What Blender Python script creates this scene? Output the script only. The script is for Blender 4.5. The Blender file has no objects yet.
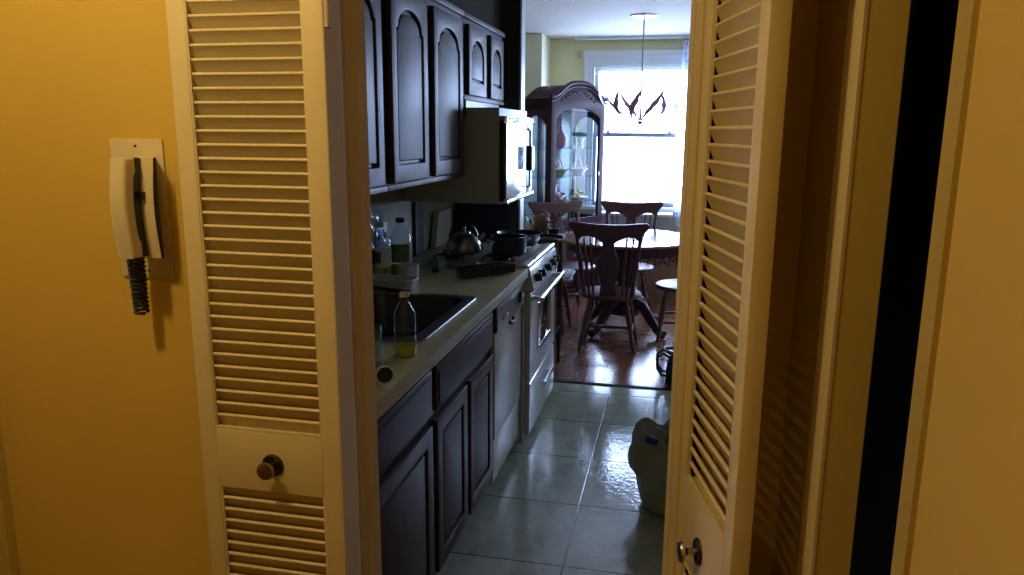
import bpy, bmesh, math, random
from mathutils import Vector, Matrix
random.seed(7)
PI = math.pi
sc = bpy.context.scene
COL = sc.collection

# ------------------------------------------------------------------ helpers
def new_bm(): return bmesh.new()

def xf(verts, M):
    for v in verts: v.co = M @ v.co

def box(bm, x0, x1, y0, y1, z0, z1, bev=0.0, M=None, seg=2):
    g = bmesh.ops.create_cube(bm, size=1.0)
    vs = g['verts']
    for v in vs:
        v.co = Vector(((x0+x1)/2+v.co.x*(x1-x0), (y0+y1)/2+v.co.y*(y1-y0), (z0+z1)/2+v.co.z*(z1-z0)))
    if bev > 0:
        es = list({e for v in vs for e in v.link_edges})
        r = bmesh.ops.bevel(bm, geom=es, offset=bev, segments=seg, affect='EDGES', profile=0.6)
        vs = list({v for f in r['faces'] for v in f.verts} | {v for v in vs if v.is_valid})
    if M is not None: xf(vs, M)
    return vs

def frame_mat(p0, p1):
    d = (Vector(p1)-Vector(p0)).normalized()
    return Matrix.Translation(Vector(p0)) @ d.to_track_quat('Z', 'Y').to_matrix().to_4x4()

def lathe(bm, prof, seg=20, M=None, cap=True, sx=1.0, sy=1.0):
    rings = []
    for r, z in prof:
        rings.append([bm.verts.new((max(r, 1e-4)*math.cos(2*PI*i/seg)*sx, max(r, 1e-4)*math.sin(2*PI*i/seg)*sy, z)) for i in range(seg)])
    for a, b in zip(rings, rings[1:]):
        for i in range(seg):
            j = (i+1) % seg
            bm.faces.new((a[i], a[j], b[j], b[i]))
    if cap:
        bm.faces.new(list(reversed(rings[0]))); bm.faces.new(rings[-1])
    vs = [v for r in rings for v in r]
    if M is not None: xf(vs, M)
    return vs

def cyl(bm, p0, p1, r0, r1=None, seg=14):
    r1 = r0 if r1 is None else r1
    L = (Vector(p1)-Vector(p0)).length
    return lathe(bm, [(r0, 0), (r1, L)], seg, frame_mat(p0, p1))

def turned(bm, p0, p1, prof, seg=12):
    L = (Vector(p1)-Vector(p0)).length
    return lathe(bm, [(r, t*L) for t, r in prof], seg, frame_mat(p0, p1))

def tube(bm, pts, r, seg=8, taper=None):
    pts = [Vector(p) for p in pts]
    rings = []; up = Vector((0, 0, 1)); n = len(pts); prev = None
    for i, p in enumerate(pts):
        d = (pts[min(i+1, n-1)]-pts[max(i-1, 0)]).normalized()
        if prev is None:
            a = d.cross(up)
            if a.length < 1e-3: a = d.cross(Vector((1, 0, 0)))
        else: a = prev - d*prev.dot(d)
        a.normalize(); prev = a; b = d.cross(a)
        rr = r if taper is None else r*taper[i]
        rings.append([bm.verts.new(p+a*rr*math.cos(2*PI*k/seg)+b*rr*math.sin(2*PI*k/seg)) for k in range(seg)])
    for A, B in zip(rings, rings[1:]):
        for k in range(seg):
            j = (k+1) % seg
            bm.faces.new((A[k], A[j], B[j], B[k]))
    bm.faces.new(list(reversed(rings[0]))); bm.faces.new(rings[-1])

def prism(bm, pts, z0, z1):
    a = [bm.verts.new((x, y, z0)) for x, y in pts]; b = [bm.verts.new((x, y, z1)) for x, y in pts]
    n = len(pts)
    bm.faces.new(list(reversed(a))); bm.faces.new(b)
    for i in range(n):
        j = (i+1) % n
        bm.faces.new((a[i], a[j], b[j], b[i]))

def shape(bm, loops, depth, bevel=0.0, M=None):
    """filled 2D outline (first loop outer, others holes) given thickness"""
    cu = bpy.data.curves.new('tmp', 'CURVE'); cu.dimensions = '2D'; cu.fill_mode = 'BOTH'
    cu.extrude = max(depth/2-bevel, 0.0001); cu.bevel_depth = bevel; cu.bevel_resolution = 2
    cu.offset = -bevel
    for lp in loops:
        s = cu.splines.new('POLY'); s.points.add(len(lp)-1)
        for p, q in zip(s.points, lp): p.co = (q[0], q[1], 0, 1)
        s.use_cyclic_u = True
    o = bpy.data.objects.new('tmp', cu); COL.objects.link(o)
    bpy.context.view_layer.update()
    me = bpy.data.meshes.new_from_object(o)
    if M is not None: me.transform(M)
    bm.from_mesh(me)
    bpy.data.objects.remove(o); bpy.data.curves.remove(cu); bpy.data.meshes.remove(me)

def finish(bm, smooth, angle=35):
    bmesh.ops.remove_doubles(bm, verts=bm.verts, dist=1e-6)
    bmesh.ops.recalc_face_normals(bm, faces=bm.faces)
    if smooth:
        lim = math.radians(angle)
        for f in bm.faces: f.smooth = True
        for e in bm.edges:
            if len(e.link_faces) == 2 and e.calc_face_angle(0) > lim: e.smooth = False

def part(name, bm, m, parent=None, world=False, smooth=True, loc=None, rot=None, recalc=True):
    if world and parent is not None:
        P = parent
        off = Vector(P.location)
        if P.parent is not None: off = off + Vector(P.parent.location)
        for v in bm.verts: v.co -= off
    if recalc: finish(bm, smooth)
    me = bpy.data.meshes.new(name); bm.to_mesh(me); bm.free()
    me.materials.append(m)
    o = bpy.data.objects.new(name, me); COL.objects.link(o)
    if parent is not None: o.parent = parent
    if loc: o.location = loc
    if rot: o.rotation_euler = rot
    return o

def struct(name, bm, m, smooth=False):
    o = part(name, bm, m, None, smooth=smooth); o['kind'] = 'structure'; return o

def thing(name, label, cat, loc=(0, 0, 0), rz=0.0, group=None, kind=None):
    o = bpy.data.objects.new(name, None); COL.objects.link(o)
    o.location = loc; o.rotation_euler = (0, 0, rz); o.empty_display_size = .05
    if label: o['label'] = label
    if cat: o['category'] = cat
    if group: o['group'] = group
    if kind: o['kind'] = kind
    return o

def tag(o, label, cat, group=None):
    o['label'] = label; o['category'] = cat
    if group: o['group'] = group
    return o

def copy_tree(o, parent=None):
    c = o.copy(); COL.objects.link(c)
    if parent is not None: c.parent = parent
    for ch in [x for x in COL.objects if x.parent == o]: copy_tree(ch, c)
    return c

# ------------------------------------------------------------------ materials
def mat(name, col, rough=.5, metal=0.0, spec=.5, noise=0.0, nscale=8.0, bump=0.0, bscale=60.0, col2=None, stretch=(1, 1, 1), coat=0.0, trans=0.0, ior=1.45, emit=None, estr=0.0, sheen=0.0, sss=0.0):
    m = bpy.data.materials.new(name); m.use_nodes = True
    N, L = m.node_tree.nodes, m.node_tree.links
    b = N['Principled BSDF']
    b.inputs['Base Color'].default_value = (*col, 1); b.inputs['Roughness'].default_value = rough
    b.inputs['Metallic'].default_value = metal; b.inputs['Specular IOR Level'].default_value = spec
    b.inputs['Coat Weight'].default_value = coat; b.inputs['Transmission Weight'].default_value = trans
    b.inputs['IOR'].default_value = ior
    if emit: b.inputs['Emission Color'].default_value = (*emit, 1); b.inputs['Emission Strength'].default_value = estr
    tc = N.new('ShaderNodeTexCoord'); mp = N.new('ShaderNodeMapping'); L.new(tc.outputs['Object'], mp.inputs['Vector'])
    mp.inputs['Scale'].default_value = stretch
    if noise > 0 or col2:
        n = N.new('ShaderNodeTexNoise'); n.inputs['Scale'].default_value = nscale; n.inputs['Detail'].default_value = 5
        L.new(mp.outputs[0], n.inputs['Vector'])
        r = N.new('ShaderNodeValToRGB'); L.new(n.outputs['Fac'], r.inputs['Fac'])
        c2 = col2 or tuple(c*(1-noise) for c in col)
        r.color_ramp.elements[0].position = .3; r.color_ramp.elements[1].position = .7
        r.color_ramp.elements[0].color = (*c2, 1); r.color_ramp.elements[1].color = (*col, 1)
        L.new(r.outputs['Color'], b.inputs['Base Color'])
    if bump > 0:
        n2 = N.new('ShaderNodeTexNoise'); n2.inputs['Scale'].default_value = bscale; n2.inputs['Detail'].default_value = 3
        L.new(mp.outputs[0], n2.inputs['Vector'])
        bp = N.new('ShaderNodeBump'); bp.inputs['Strength'].default_value = bump; bp.inputs['Distance'].default_value = .01
        L.new(n2.outputs['Fac'], bp.inputs['Height']); L.new(bp.outputs['Normal'], b.inputs['Normal'])
    return m

def thin_glass(name, tint=(1, 1, 1), rough=0.02, ior=1.45, edge=.8):
    m = bpy.data.materials.new(name); m.use_nodes = True
    N, L = m.node_tree.nodes, m.node_tree.links
    for n in list(N): N.remove(n)
    out = N.new('ShaderNodeOutputMaterial'); mix = N.new('ShaderNodeMixShader')
    lw = N.new('ShaderNodeLayerWeight'); lw.inputs['Blend'].default_value = .5
    pw = N.new('ShaderNodeMath'); pw.operation = 'POWER'; pw.inputs[1].default_value = 4.0; L.new(lw.outputs['Facing'], pw.inputs[0])
    r0 = ((ior-1)/(ior+1))**2
    fr = N.new('ShaderNodeMath'); fr.operation = 'MULTIPLY_ADD'; fr.inputs[1].default_value = (1-r0)*edge; fr.inputs[2].default_value = r0
    L.new(pw.outputs[0], fr.inputs[0])
    t = N.new('ShaderNodeBsdfTransparent'); t.inputs['Color'].default_value = (*tint, 1)
    g = N.new('ShaderNodeBsdfGlossy'); g.inputs['Roughness'].default_value = rough
    L.new(fr.outputs[0], mix.inputs['Fac']); L.new(t.outputs[0], mix.inputs[1]); L.new(g.outputs[0], mix.inputs[2])
    L.new(mix.outputs[0], out.inputs['Surface'])
    return m

M = {}
M['yellow'] = mat('yellow_paint', (.66, .465, .105), .5, noise=.08, nscale=2.2, bump=.05, bscale=90)
M['cream'] = mat('cream_gloss_paint', (.70, .60, .38), .38, noise=.06, nscale=7, bump=.06, bscale=50)
M['jamb'] = mat('jamb_paint', (.60, .53, .40), .85, spec=.05, noise=.1, nscale=6)
M['casing_y'] = mat('old_yellowed_trim_paint', (.50, .38, .11), .42, noise=.08, nscale=4, bump=.05)
M['hallfloor'] = mat('hall_floor', (.14, .08, .045), .4, noise=.3, nscale=12)
M['white_ceiling'] = mat('textured_white_ceiling', (.56, .53, .49), .85, bump=.7, bscale=45)
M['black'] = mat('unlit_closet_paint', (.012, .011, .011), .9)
M['reddark'] = mat('dark_red_brown_paint', (.03, .012, .012), .5)
M['plate'] = mat('ivory_plastic', (.62, .55, .38), .4, bump=.02)
M['ivory'] = mat('ivory_handset_plastic', (.66, .58, .38), .32)
M['blackplastic'] = mat('black_plastic', (.012, .012, .014), .35)
M['rubber'] = mat('black_rubber', (.015, .015, .017), .6)
M['bronze'] = mat('worn_bronze', (.55, .50, .42), .25, metal=1.0, noise=.35, nscale=30)
M['darkbronze'] = mat('dark_bronze', (.10, .085, .075), .3, metal=1.0, noise=.4, nscale=30)
M['kitchenwall'] = mat('olive_grey_kitchen_paint', (.32, .31, .24), .65, noise=.06, nscale=3)
M['shadepaint'] = mat('shaded_olive_paint', (.06, .052, .038), .9, spec=.1, noise=.08, nscale=3)  # kitchen paint darkened: backlit shade of soffit and partition put into the colour
M['pale_yellow'] = mat('pale_yellow_paint', (.72, .68, .40), .65, noise=.04, nscale=2)
M['counter'] = mat('sage_laminate', (.68, .62, .33), .32, noise=.12, nscale=120)
M['counteredge'] = mat('sage_laminate_edge', (.44, .43, .27), .4, noise=.1, nscale=90)
M['wood'] = mat('dark_stained_oak', (.060, .024, .012), .45, spec=.18, col2=(.032, .012, .007), nscale=9, stretch=(9, 9, .9), bump=.12, bscale=14)
M['woodup'] = mat('dark_stained_oak_wall_units', (.085, .055, .060), .46, spec=.26, col2=(.055, .032, .030), nscale=9, stretch=(9, 9, .9), bump=.12, bscale=14)
M['woodgap'] = mat('black_wood_and_shade', (.006, .005, .005), .7)  # also carries the shade painted on the wall-cabinet stiles
M['cherry'] = mat('cherry_wood', (.060, .020, .034), .45, spec=.2, col2=(.036, .012, .020), nscale=10, stretch=(6, 6, 1))
M['chairwood'] = mat('reddish_chair_wood', (.105, .040, .048), .34, spec=.5, col2=(.07, .027, .033), nscale=14, stretch=(4, 4, 1))  # tinted slightly purple: blue haze over the chairs put into the wood colour
M['tablewood'] = mat('polished_table_wood', (.26, .13, .08), .14, col2=(.19, .085, .05), nscale=5, stretch=(5, 1, 1), coat=.5)
M['steel'] = mat('brushed_steel', (.30, .30, .31), .3, metal=1.0, noise=.15, nscale=40, bump=.05, bscale=200)
M['sinkdark'] = mat('worn_steel_basin', (.11, .11, .11), .38, metal=.8, noise=.2, nscale=30)
M['chrome'] = mat('chrome', (.75, .76, .8), .1, metal=1.0)
M['appliance'] = mat('white_enamel', (.60, .62, .60), .22, noise=.03, nscale=4, coat=.3)
M['applgrey'] = mat('beige_grey_enamel', (.42, .42, .35), .35)
M['dwdoor'] = mat('almond_enamel', (.50, .48, .42), .25)
M['ctrl'] = mat('dark_brown_control_plastic', (.03, .022, .022), .3)
M['darkglass'] = mat('dark_oven_glass', (.01, .012, .018), .06, spec=.8)
M['mwglass'] = mat('mirror_black_door_glass', (.5, .55, .6), .16, metal=.9)
M['castiron'] = mat('cast_iron', (.02, .02, .022), .55, bump=.15, bscale=200)
M['rackmetal'] = mat('grey_black_rack_metal', (.09, .09, .11), .3, metal=.6)
M['pan'] = mat('dark_blue_nonstick', (.014, .018, .045), .3, coat=.3)
M['kettle'] = mat('aged_kettle_steel', (.38, .37, .35), .30, metal=1.0, noise=.3, nscale=12)
M['clear'] = thin_glass('clear_plastic', (.86, .92, .95), .05, 1.5)
M['clearbag'] = thin_glass('crumpled_clear_plastic', (.70, .78, .90), .18, 1.7)
M['pane'] = thin_glass('window_pane', (.97, .985, 1), 0.0, 1.25)
M['cabglass'] = thin_glass('cabinet_glass', (.94, .97, .98), 0.0, 1.2, .2)
M['shelfglass'] = thin_glass('shelf_glass', (.70, .86, .86), .03, 1.5, .5)
M['soap'] = mat('yellow_green_soap', (.55, .52, .02), .1, spec=.6, coat=.5)
M['label_w'] = mat('white_label', (.75, .78, .8), .5)
M['label_g'] = mat('green_label', (.16, .30, .06), .5, noise=.5, nscale=40)
M['cap'] = mat('cream_cap', (.68, .62, .48), .4)
M['whiteplastic'] = mat('white_plastic', (.62, .66, .72), .35)
M['redplastic'] = mat('dark_red_plastic', (.14, .02, .02), .4)
M['mirror'] = mat('cabinet_mirror', (.80, .86, .88), .04, metal=1.0)
M['mirrorlight'] = mat('pale_blue_mirror_light', (.34, .42, .46), .25)  # pale blue: the room reflected in the cabinet back, put into its colour
M['winframe'] = mat('white_window_paint', (.70, .74, .80), .4)
M['sash'] = mat('grey_sash_metal', (.30, .33, .45), .4)
M['radiator'] = mat('radiator_cover_paint', (.36, .38, .45), .45)
M['pillarpaint'] = mat('pale_cream_paint', (.80, .79, .60), .6)
M['box'] = mat('brown_cardboard', (.30, .17, .12), .75, noise=.1, nscale=5)
M['ink'] = mat('black_ink', (.03, .02, .03), .6)
M['bagblack'] = mat('black_leather', (.012, .012, .014), .3, bump=.2, bscale=60)
M['binbag'] = mat('grey_green_plastic_bag', (.38, .41, .35), .38, noise=.15, nscale=9, bump=.5, bscale=14)
M['binprint'] = mat('blue_print', (.03, .07, .30), .4)
M['pinkglass'] = mat('pink_glass', (.55, .16, .27), .15, coat=.5)
M['pinkchina'] = mat('pink_china', (.70, .42, .50), .25)
M['yellowchina'] = mat('yellow_china', (.75, .62, .30), .3)
M['whitechina'] = mat('white_china', (.80, .84, .84), .2)
M['teal'] = mat('teal_ceramic', (.10, .42, .42), .25)
M['olivechina'] = mat('olive_wicker', (.34, .33, .18), .6, bump=.3, bscale=150)
M['redflower'] = mat('dark_red_petals', (.22, .02, .05), .6)
M['leaf'] = mat('dark_green_leaf', (.04, .09, .03), .5)
M['terracotta'] = mat('brown_woven_basket', (.26, .12, .05), .6, bump=.5, bscale=90)
M['jug'] = mat('pale_green_ceramic', (.60, .66, .45), .25)
M['petalglass'] = mat('plum_tinted_glass', (.36, .22, .38), .3)
M['pendmetal'] = mat('brushed_pendant_metal', (.42, .44, .52), .35, metal=.7)
M['bowlglass'] = thin_glass('pendant_bowl_glass', (.95, .95, .98), .02, 1.12)
M['lampglow'] = mat('ceiling_lamp_glass', (.9, .8, .6), .4, emit=(1, .62, .22), estr=3.0)

def lace():
    m = bpy.data.materials.new('white_lace'); m.use_nodes = True
    N, L = m.node_tree.nodes, m.node_tree.links
    for n in list(N): N.remove(n)
    out = N.new('ShaderNodeOutputMaterial'); mix = N.new('ShaderNodeMixShader')
    tc = N.new('ShaderNodeTexCoord'); v = N.new('ShaderNodeTexVoronoi'); v.inputs['Scale'].default_value = 28
    r = N.new('ShaderNodeValToRGB'); r.color_ramp.elements[0].position = .25; r.color_ramp.elements[1].position = .5
    r.color_ramp.elements[0].color = (.5, .5, .5, 1); r.color_ramp.elements[1].color = (.95, .95, .95, 1)
    t = N.new('ShaderNodeBsdfTransparent'); a = N.new('ShaderNodeAddShader')
    d = N.new('ShaderNodeBsdfDiffuse'); d.inputs['Color'].default_value = (.42, .45, .52, 1)
    tl = N.new('ShaderNodeBsdfTranslucent'); tl.inputs['Color'].default_value = (.30, .33, .42, 1)
    L.new(tc.outputs['Object'], v.inputs['Vector']); L.new(v.outputs['Distance'], r.inputs['Fac'])
    L.new(d.outputs[0], a.inputs[0]); L.new(tl.outputs[0], a.inputs[1])
    L.new(r.outputs['Color'], mix.inputs['Fac']); L.new(t.outputs[0], mix.inputs[1]); L.new(a.outputs[0], mix.inputs[2])
    L.new(mix.outputs[0], out.inputs['Surface']); return m
M['lace'] = lace()

def tile_mat():
    m = bpy.data.materials.new('grey_green_glossy_tile'); m.use_nodes = True
    N, L = m.node_tree.nodes, m.node_tree.links; b = N['Principled BSDF']
    tc = N.new('ShaderNodeTexCoord'); mp = N.new('ShaderNodeMapping'); L.new(tc.outputs['Object'], mp.inputs['Vector'])
    mp.inputs['Location'].default_value = (.338+.472*4, -2.475+.472*8, 0)
    br = N.new('ShaderNodeTexBrick'); br.offset = 0.0; br.squash = 1.0
    br.inputs['Scale'].default_value = 1.0; br.inputs['Brick Width'].default_value = .472; br.inputs['Row Height'].default_value = .472
    br.inputs['Mortar Size'].default_value = .0035; br.inputs['Mortar Smooth'].default_value = .3
    br.inputs['Color1'].default_value = (1, 1, 1, 1); br.inputs['Color2'].default_value = (.86, .88, .86, 1); br.inputs['Mortar'].default_value = (.10, .10, .09, 1)
    L.new(mp.outputs[0], br.inputs['Vector'])
    n = N.new('ShaderNodeTexNoise'); n.inputs['Scale'].default_value = 5; n.inputs['Detail'].default_value = 8; n.inputs['Roughness'].default_value = .65
    n.inputs['Distortion'].default_value = 1.2
    L.new(tc.outputs['Object'], n.inputs['Vector'])
    r = N.new('ShaderNodeValToRGB'); r.color_ramp.elements[0].position = .32; r.color_ramp.elements[1].position = .68
    r.color_ramp.elements[0].color = (.36, .40, .32, 1); r.color_ramp.elements[1].color = (.62, .66, .55, 1)
    L.new(n.outputs['Fac'], r.inputs['Fac'])
    mx = N.new('ShaderNodeMix'); mx.data_type = 'RGBA'; mx.blend_type = 'MULTIPLY'; mx.inputs['Factor'].default_value = 1
    L.new(r.outputs['Color'], mx.inputs['A']); L.new(br.outputs['Color'], mx.inputs['B']); L.new(mx.outputs['Result'], b.inputs['Base Color'])
    b.inputs['Roughness'].default_value = .13; b.inputs['Specular IOR Level'].default_value = .6; b.inputs['Coat Weight'].default_value = .35; b.inputs['Coat Roughness'].default_value = .06
    n2 = N.new('ShaderNodeTexNoise'); n2.inputs['Scale'].default_value = 46; n2.inputs['Detail'].default_value = 2; L.new(tc.outputs['Object'], n2.inputs['Vector'])
    ad = N.new('ShaderNodeMath'); ad.operation = 'MULTIPLY_ADD'; ad.inputs[1].default_value = -1.6
    L.new(br.outputs['Fac'], ad.inputs[0]); L.new(n2.outputs['Fac'], ad.inputs[2])
    bp = N.new('ShaderNodeBump'); bp.inputs['Strength'].default_value = .38; bp.inputs['Distance'].default_value = .003
    L.new(ad.outputs[0], bp.inputs['Height']); L.new(bp.outputs['Normal'], b.inputs['Normal']); L.new(bp.outputs['Normal'], b.inputs['Coat Normal'])
    return m

def parquet_mat():
    m = bpy.data.materials.new('red_brown_parquet'); m.use_nodes = True
    N, L = m.node_tree.nodes, m.node_tree.links; b = N['Principled BSDF']
    tc = N.new('ShaderNodeTexCoord')
    outs = []
    for k in (0, 1):
        mp = N.new('ShaderNodeMapping'); L.new(tc.outputs['Object'], mp.inputs['Vector'])
        mp.inputs['Rotation'].default_value = (0, 0, k*PI/2); mp.inputs['Location'].default_value = (10, 10, 0)
        br = N.new('ShaderNodeTexBrick'); br.offset = 0.0
        br.inputs['Brick Width'].default_value = .30; br.inputs['Row Height'].default_value = .06; br.inputs['Scale'].default_value = 1
        br.inputs['Mortar Size'].default_value = .0018
        br.inputs['Color1'].default_value = (.30, .115, .065, 1); br.inputs['Color2'].default_value = (.19, .07, .042, 1); br.inputs['Mortar'].default_value = (.04, .015, .01, 1)
        L.new(mp.outputs[0], br.inputs['Vector']); outs.append(br)
    ck = N.new('ShaderNodeTexChecker'); ck.inputs['Scale'].default_value = 1/.30
    mpc = N.new('ShaderNodeMapping'); mpc.inputs['Location'].default_value = (0, 0, .1); L.new(tc.outputs['Object'], mpc.inputs['Vector']); L.new(mpc.outputs[0], ck.inputs['Vector'])
    mx = N.new('ShaderNodeMix'); mx.data_type = 'RGBA'
    L.new(ck.outputs['Fac'], mx.inputs['Factor']); L.new(outs[0].outputs['Color'], mx.inputs['A']); L.new(outs[1].outputs['Color'], mx.inputs['B'])
    L.new(mx.outputs['Result'], b.inputs['Base Color'])
    b.inputs['Roughness'].default_value = .22; b.inputs['Coat Weight'].default_value = .3; b.inputs['Coat Roughness'].default_value = .12
    n2 = N.new('ShaderNodeTexNoise'); n2.inputs['Scale'].default_value = 25; L.new(tc.outputs['Object'], n2.inputs['Vector'])
    bp = N.new('ShaderNodeBump'); bp.inputs['Strength'].default_value = .2; bp.inputs['Distance'].default_value = .004
    L.new(n2.outputs['Fac'], bp.inputs['Height']); L.new(bp.outputs['Normal'], b.inputs['Normal'])
    return m
M['tile'] = tile_mat(); M['parquet'] = parquet_mat()

def fabric_mat():
    m = mat('floral_striped_fabric', (.5, .5, .5), .85)
    N, L = m.node_tree.nodes, m.node_tree.links; b = N['Principled BSDF']
    tc = N.new('ShaderNodeTexCoord'); w = N.new('ShaderNodeTexWave'); w.inputs['Scale'].default_value = 3.2; w.inputs['Distortion'].default_value = 2.5; w.inputs['Detail'].default_value = 1
    L.new(tc.outputs['Object'], w.inputs['Vector'])
    r = N.new('ShaderNodeValToRGB'); e = r.color_ramp.elements
    e[0].color = (.10, .30, .28, 1); e[1].color = (.75, .72, .70, 1)
    x = e.new(.45); x.color = (.55, .60, .60, 1); y = e.new(.7); y.color = (.40, .22, .30, 1)
    L.new(w.outputs['Color'], r.inputs['Fac']); L.new(r.outputs['Color'], b.inputs['Base Color']); return m
M['fabric'] = fabric_mat()

CEIL = 2.468
# ------------------------------------------------------------------ room shell
def slab(name, m, *boxes):
    bm = new_bm()
    for b in boxes: box(bm, *b)
    return struct(name, bm, m)

slab('floor', M['tile'], (-1.45, .55, 1.45, 4.53, -.06, 0))
slab('floor', M['parquet'], (-2.3, 1.8, 4.53, 8.1, -.06, 0))
slab('floor', M['hallfloor'], (-2.45, 1.5, -1.75, 1.45, -.06, 0))
slab('ceiling', M['white_ceiling'], (-2.45, 1.85, -1.75, 8.15, CEIL, CEIL+.08))
# wall between hall and kitchen (opening X -.667 .. .03)
slab('wall_front', M['yellow'], (-1.587, -.667, 1.40, 1.53, 0, CEIL), (-2.4, -1.587, 1.40, 1.53, 2.05, CEIL), (-.667, .03, 1.40, 1.53, 2.06, CEIL), (.03, .219, 1.42, 1.53, 0, CEIL))
slab('wall_left', M['yellow'], (-2.45, -2.35, -1.7, 1.40, 0, CEIL))
slab('wall_back', M['yellow'], (-2.35, .31, -1.75, -1.65, 0, CEIL))
slab('wall_right', M['yellow'], (.31, .41, -1.65, .985, 0, CEIL))
bm = new_bm(); prism(bm, [(.283, 1.117), (.283, 1.53), (.219, 1.53), (.219, 1.16), (.222, 1.150), (.230, 1.117)], 0, CEIL)
struct('wall_corner', bm, M['casing_y'])
bm = new_bm(); prism(bm, [(.2165, 1.160), (.2275, 1.1145), (.2325, 1.1155), (.2205, 1.17)], 0, CEIL)
struct('trim_1', bm, M['cream'])
# unlit closet space to the right, its darkness painted on the walls
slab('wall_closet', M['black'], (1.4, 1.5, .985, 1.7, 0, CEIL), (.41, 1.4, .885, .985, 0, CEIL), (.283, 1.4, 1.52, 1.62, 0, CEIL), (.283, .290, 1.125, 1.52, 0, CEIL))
# trims round the closet doorway and the left doorway
slab('trim_2', M['casing_y'], (.303, .322, .948, .996, 0, CEIL))
bm = new_bm(); box(bm, -1.590, -1.546, 1.372, 1.42, 0, 2.1, .004); box(bm, -2.4, -1.546, 1.372, 1.40, 2.05, 2.12, .004); struct('trim_3', bm, M['casing_y'])
bm = new_bm(); box(bm, -2.36, -1.592, 1.43, 1.47, .005, 2.045)
struct('door_3', bm, M['reddark'])
# jambs of the opening, stepped like a rebated frame
bm = new_bm()
prism(bm, [(-.72, 1.385), (-.660, 1.385), (-.660, 1.376), (-.6485, 1.376), (-.6480, 1.344), (-.6465, 1.344), (-.6465, 1.41), (-.652, 1.43), (-.672, 1.433), (-.672, 1.448), (-.655, 1.452), (-.650, 1.478), (-.644, 1.482), (-.638, 1.515), (-.645, 1.530), (-.70, 1.54), (-.72, 1.54)], 0, 2.06)
struct('trim_4', bm, M['jamb'])
bm = new_bm()
prism(bm, [(.075, 1.418), (.034, 1.418), (.030, 1.428), (.018, 1.432), (.016, 1.50), (.009, 1.506), (.009, 1.535), (.04, 1.54), (.075, 1.54)], 0, 2.06)
struct('trim_5', bm, M['jamb'])
bm = new_bm(); box(bm, -.72, .075, 1.40, 1.54, 2.05, 2.10); struct('trim_6', bm, M['jamb'])
# kitchen walls
slab('wall_kitchen_left', M['kitchenwall'], (-1.45, -1.33, 1.53, 4.45, 0, CEIL))
slab('wall_partition', M['shadepaint'], (-1.45, -.92, 4.45, 4.53, 0, CEIL))
slab('wall_kitchen_right', M['kitchenwall'], (.42, .52, 1.62, 4.45, 0, CEIL), (.27, 1.8, 4.45, 4.53, 0, CEIL))
slab('wall_soffit', M['shadepaint'], (-1.33, -1.03, 1.53, 4.45, 2.115, CEIL))
slab('trim_7', M['woodgap'], (-1.33, -1.316, 3.71, 3.83, .91, 1.345))
slab('trim_lit_8', M['winframe'], (-.922, -.912, 4.438, 4.542, 0, CEIL))  # partition end face made white: window light put into its colour
slab('trim_9', M['woodgap'], (-.92, .42, 4.515, 4.545, .0, .006))
# dining room walls
WX0, WX1, WZ0, WZ1, WY = -.87, .10, .80, 2.205, 7.9
slab('wall_dining_left', M['pale_yellow'], (-2.3, -2.2, 4.53, 7.95, 0, CEIL), (-2.2, -1.45, 4.45, 4.53, 0, CEIL))
slab('wall_dining_right', M['pale_yellow'], (1.7, 1.8, 4.53, 7.95, 0, CEIL))
slab('wall_pillar', M['pillarpaint'], (-2.2, -1.33, 7.43, 7.9, 0, CEIL))
slab('wall_dining_back', M['pale_yellow'], (-2.2, WX0, WY, WY+.15, 0, CEIL), (WX1, .70, WY, WY+.15, 0, CEIL), (1.62, 1.75, WY, WY+.15, 0, CEIL), (.70, 1.62, WY, WY+.15, 0, WZ0), (.70, 1.62, WY, WY+.15, WZ1, CEIL), (WX0, WX1, WY, WY+.15, 0, WZ0), (WX0, WX1, WY, WY+.15, WZ1, CEIL))
slab('baseboard_dining', M['winframe'], (-1.33, 1.7, WY-.015, WY, 0, .1))

# ------------------------------------------------------------------ window
w = thing('window_1', None, None, (0, WY, 0), kind='structure')
bm = new_bm()
for (a, b, d) in ((.105, .070, .036), (.071, .036, .024), (.037, .0, .014)):
    shape(bm, [[(WX0-a, WZ0-.02), (WX1+a, WZ0-.02), (WX1+a, WZ1+a*1.3), (WX0-a, WZ1+a*1.3)], [(WX0-b, WZ0-.02+.004), (WX1+b, WZ0-.02+.004), (WX1+b, WZ1+b*1.3), (WX0-b, WZ1+b*1.3)]], d, .002, Matrix(((1, 0, 0, 0), (0, 0, -1, WY-d/2), (0, 1, 0, 0), (0, 0, 0, 1))))
part('window_casing', bm, M['winframe'], w, world=True)
bm = new_bm(); box(bm, WX0-.14, WX1+.14, WY-.07, WY+.06, WZ0-.04, WZ0, .005); part('window_sill', bm, M['winframe'], w, world=True)
def sash(name, z0, z1, yy):
    bm = new_bm(); t = .035
    box(bm, WX0, WX0+t, yy-.02, yy+.02, z0, z1, .003); box(bm, WX1-t, WX1, yy-.02, yy+.02, z0, z1, .003)
    box(bm, WX0+t, WX1-t, yy-.02, yy+.02, z0, z0+.045, .003); box(bm, WX0+t, WX1-t, yy-.02, yy+.02, z1-.045, z1, .003)
    s = part(name, bm, M['sash'], w, world=True)
    bm = new_bm(); box(bm, WX0+t, WX1-t, yy-.003, yy+.003, z0+.045, z1-.045)
    p = part('pane', bm, M['pane'], s, smooth=False)
    p.data.transform(Matrix.Translation((0, -WY, 0)))
    return s
sash('sash', WZ0, 1.545, WY+.04); up = sash('sash', 1.50, WZ1, WY+.085)
for xx in (-.72, -.10):
    bm = new_bm(); box(bm, xx-.02, xx+.02, WY+.0, WY+.02, 1.545, 1.565, .003); part('sash_lock', bm, M['sash'], w, world=True)
bm = new_bm()
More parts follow.
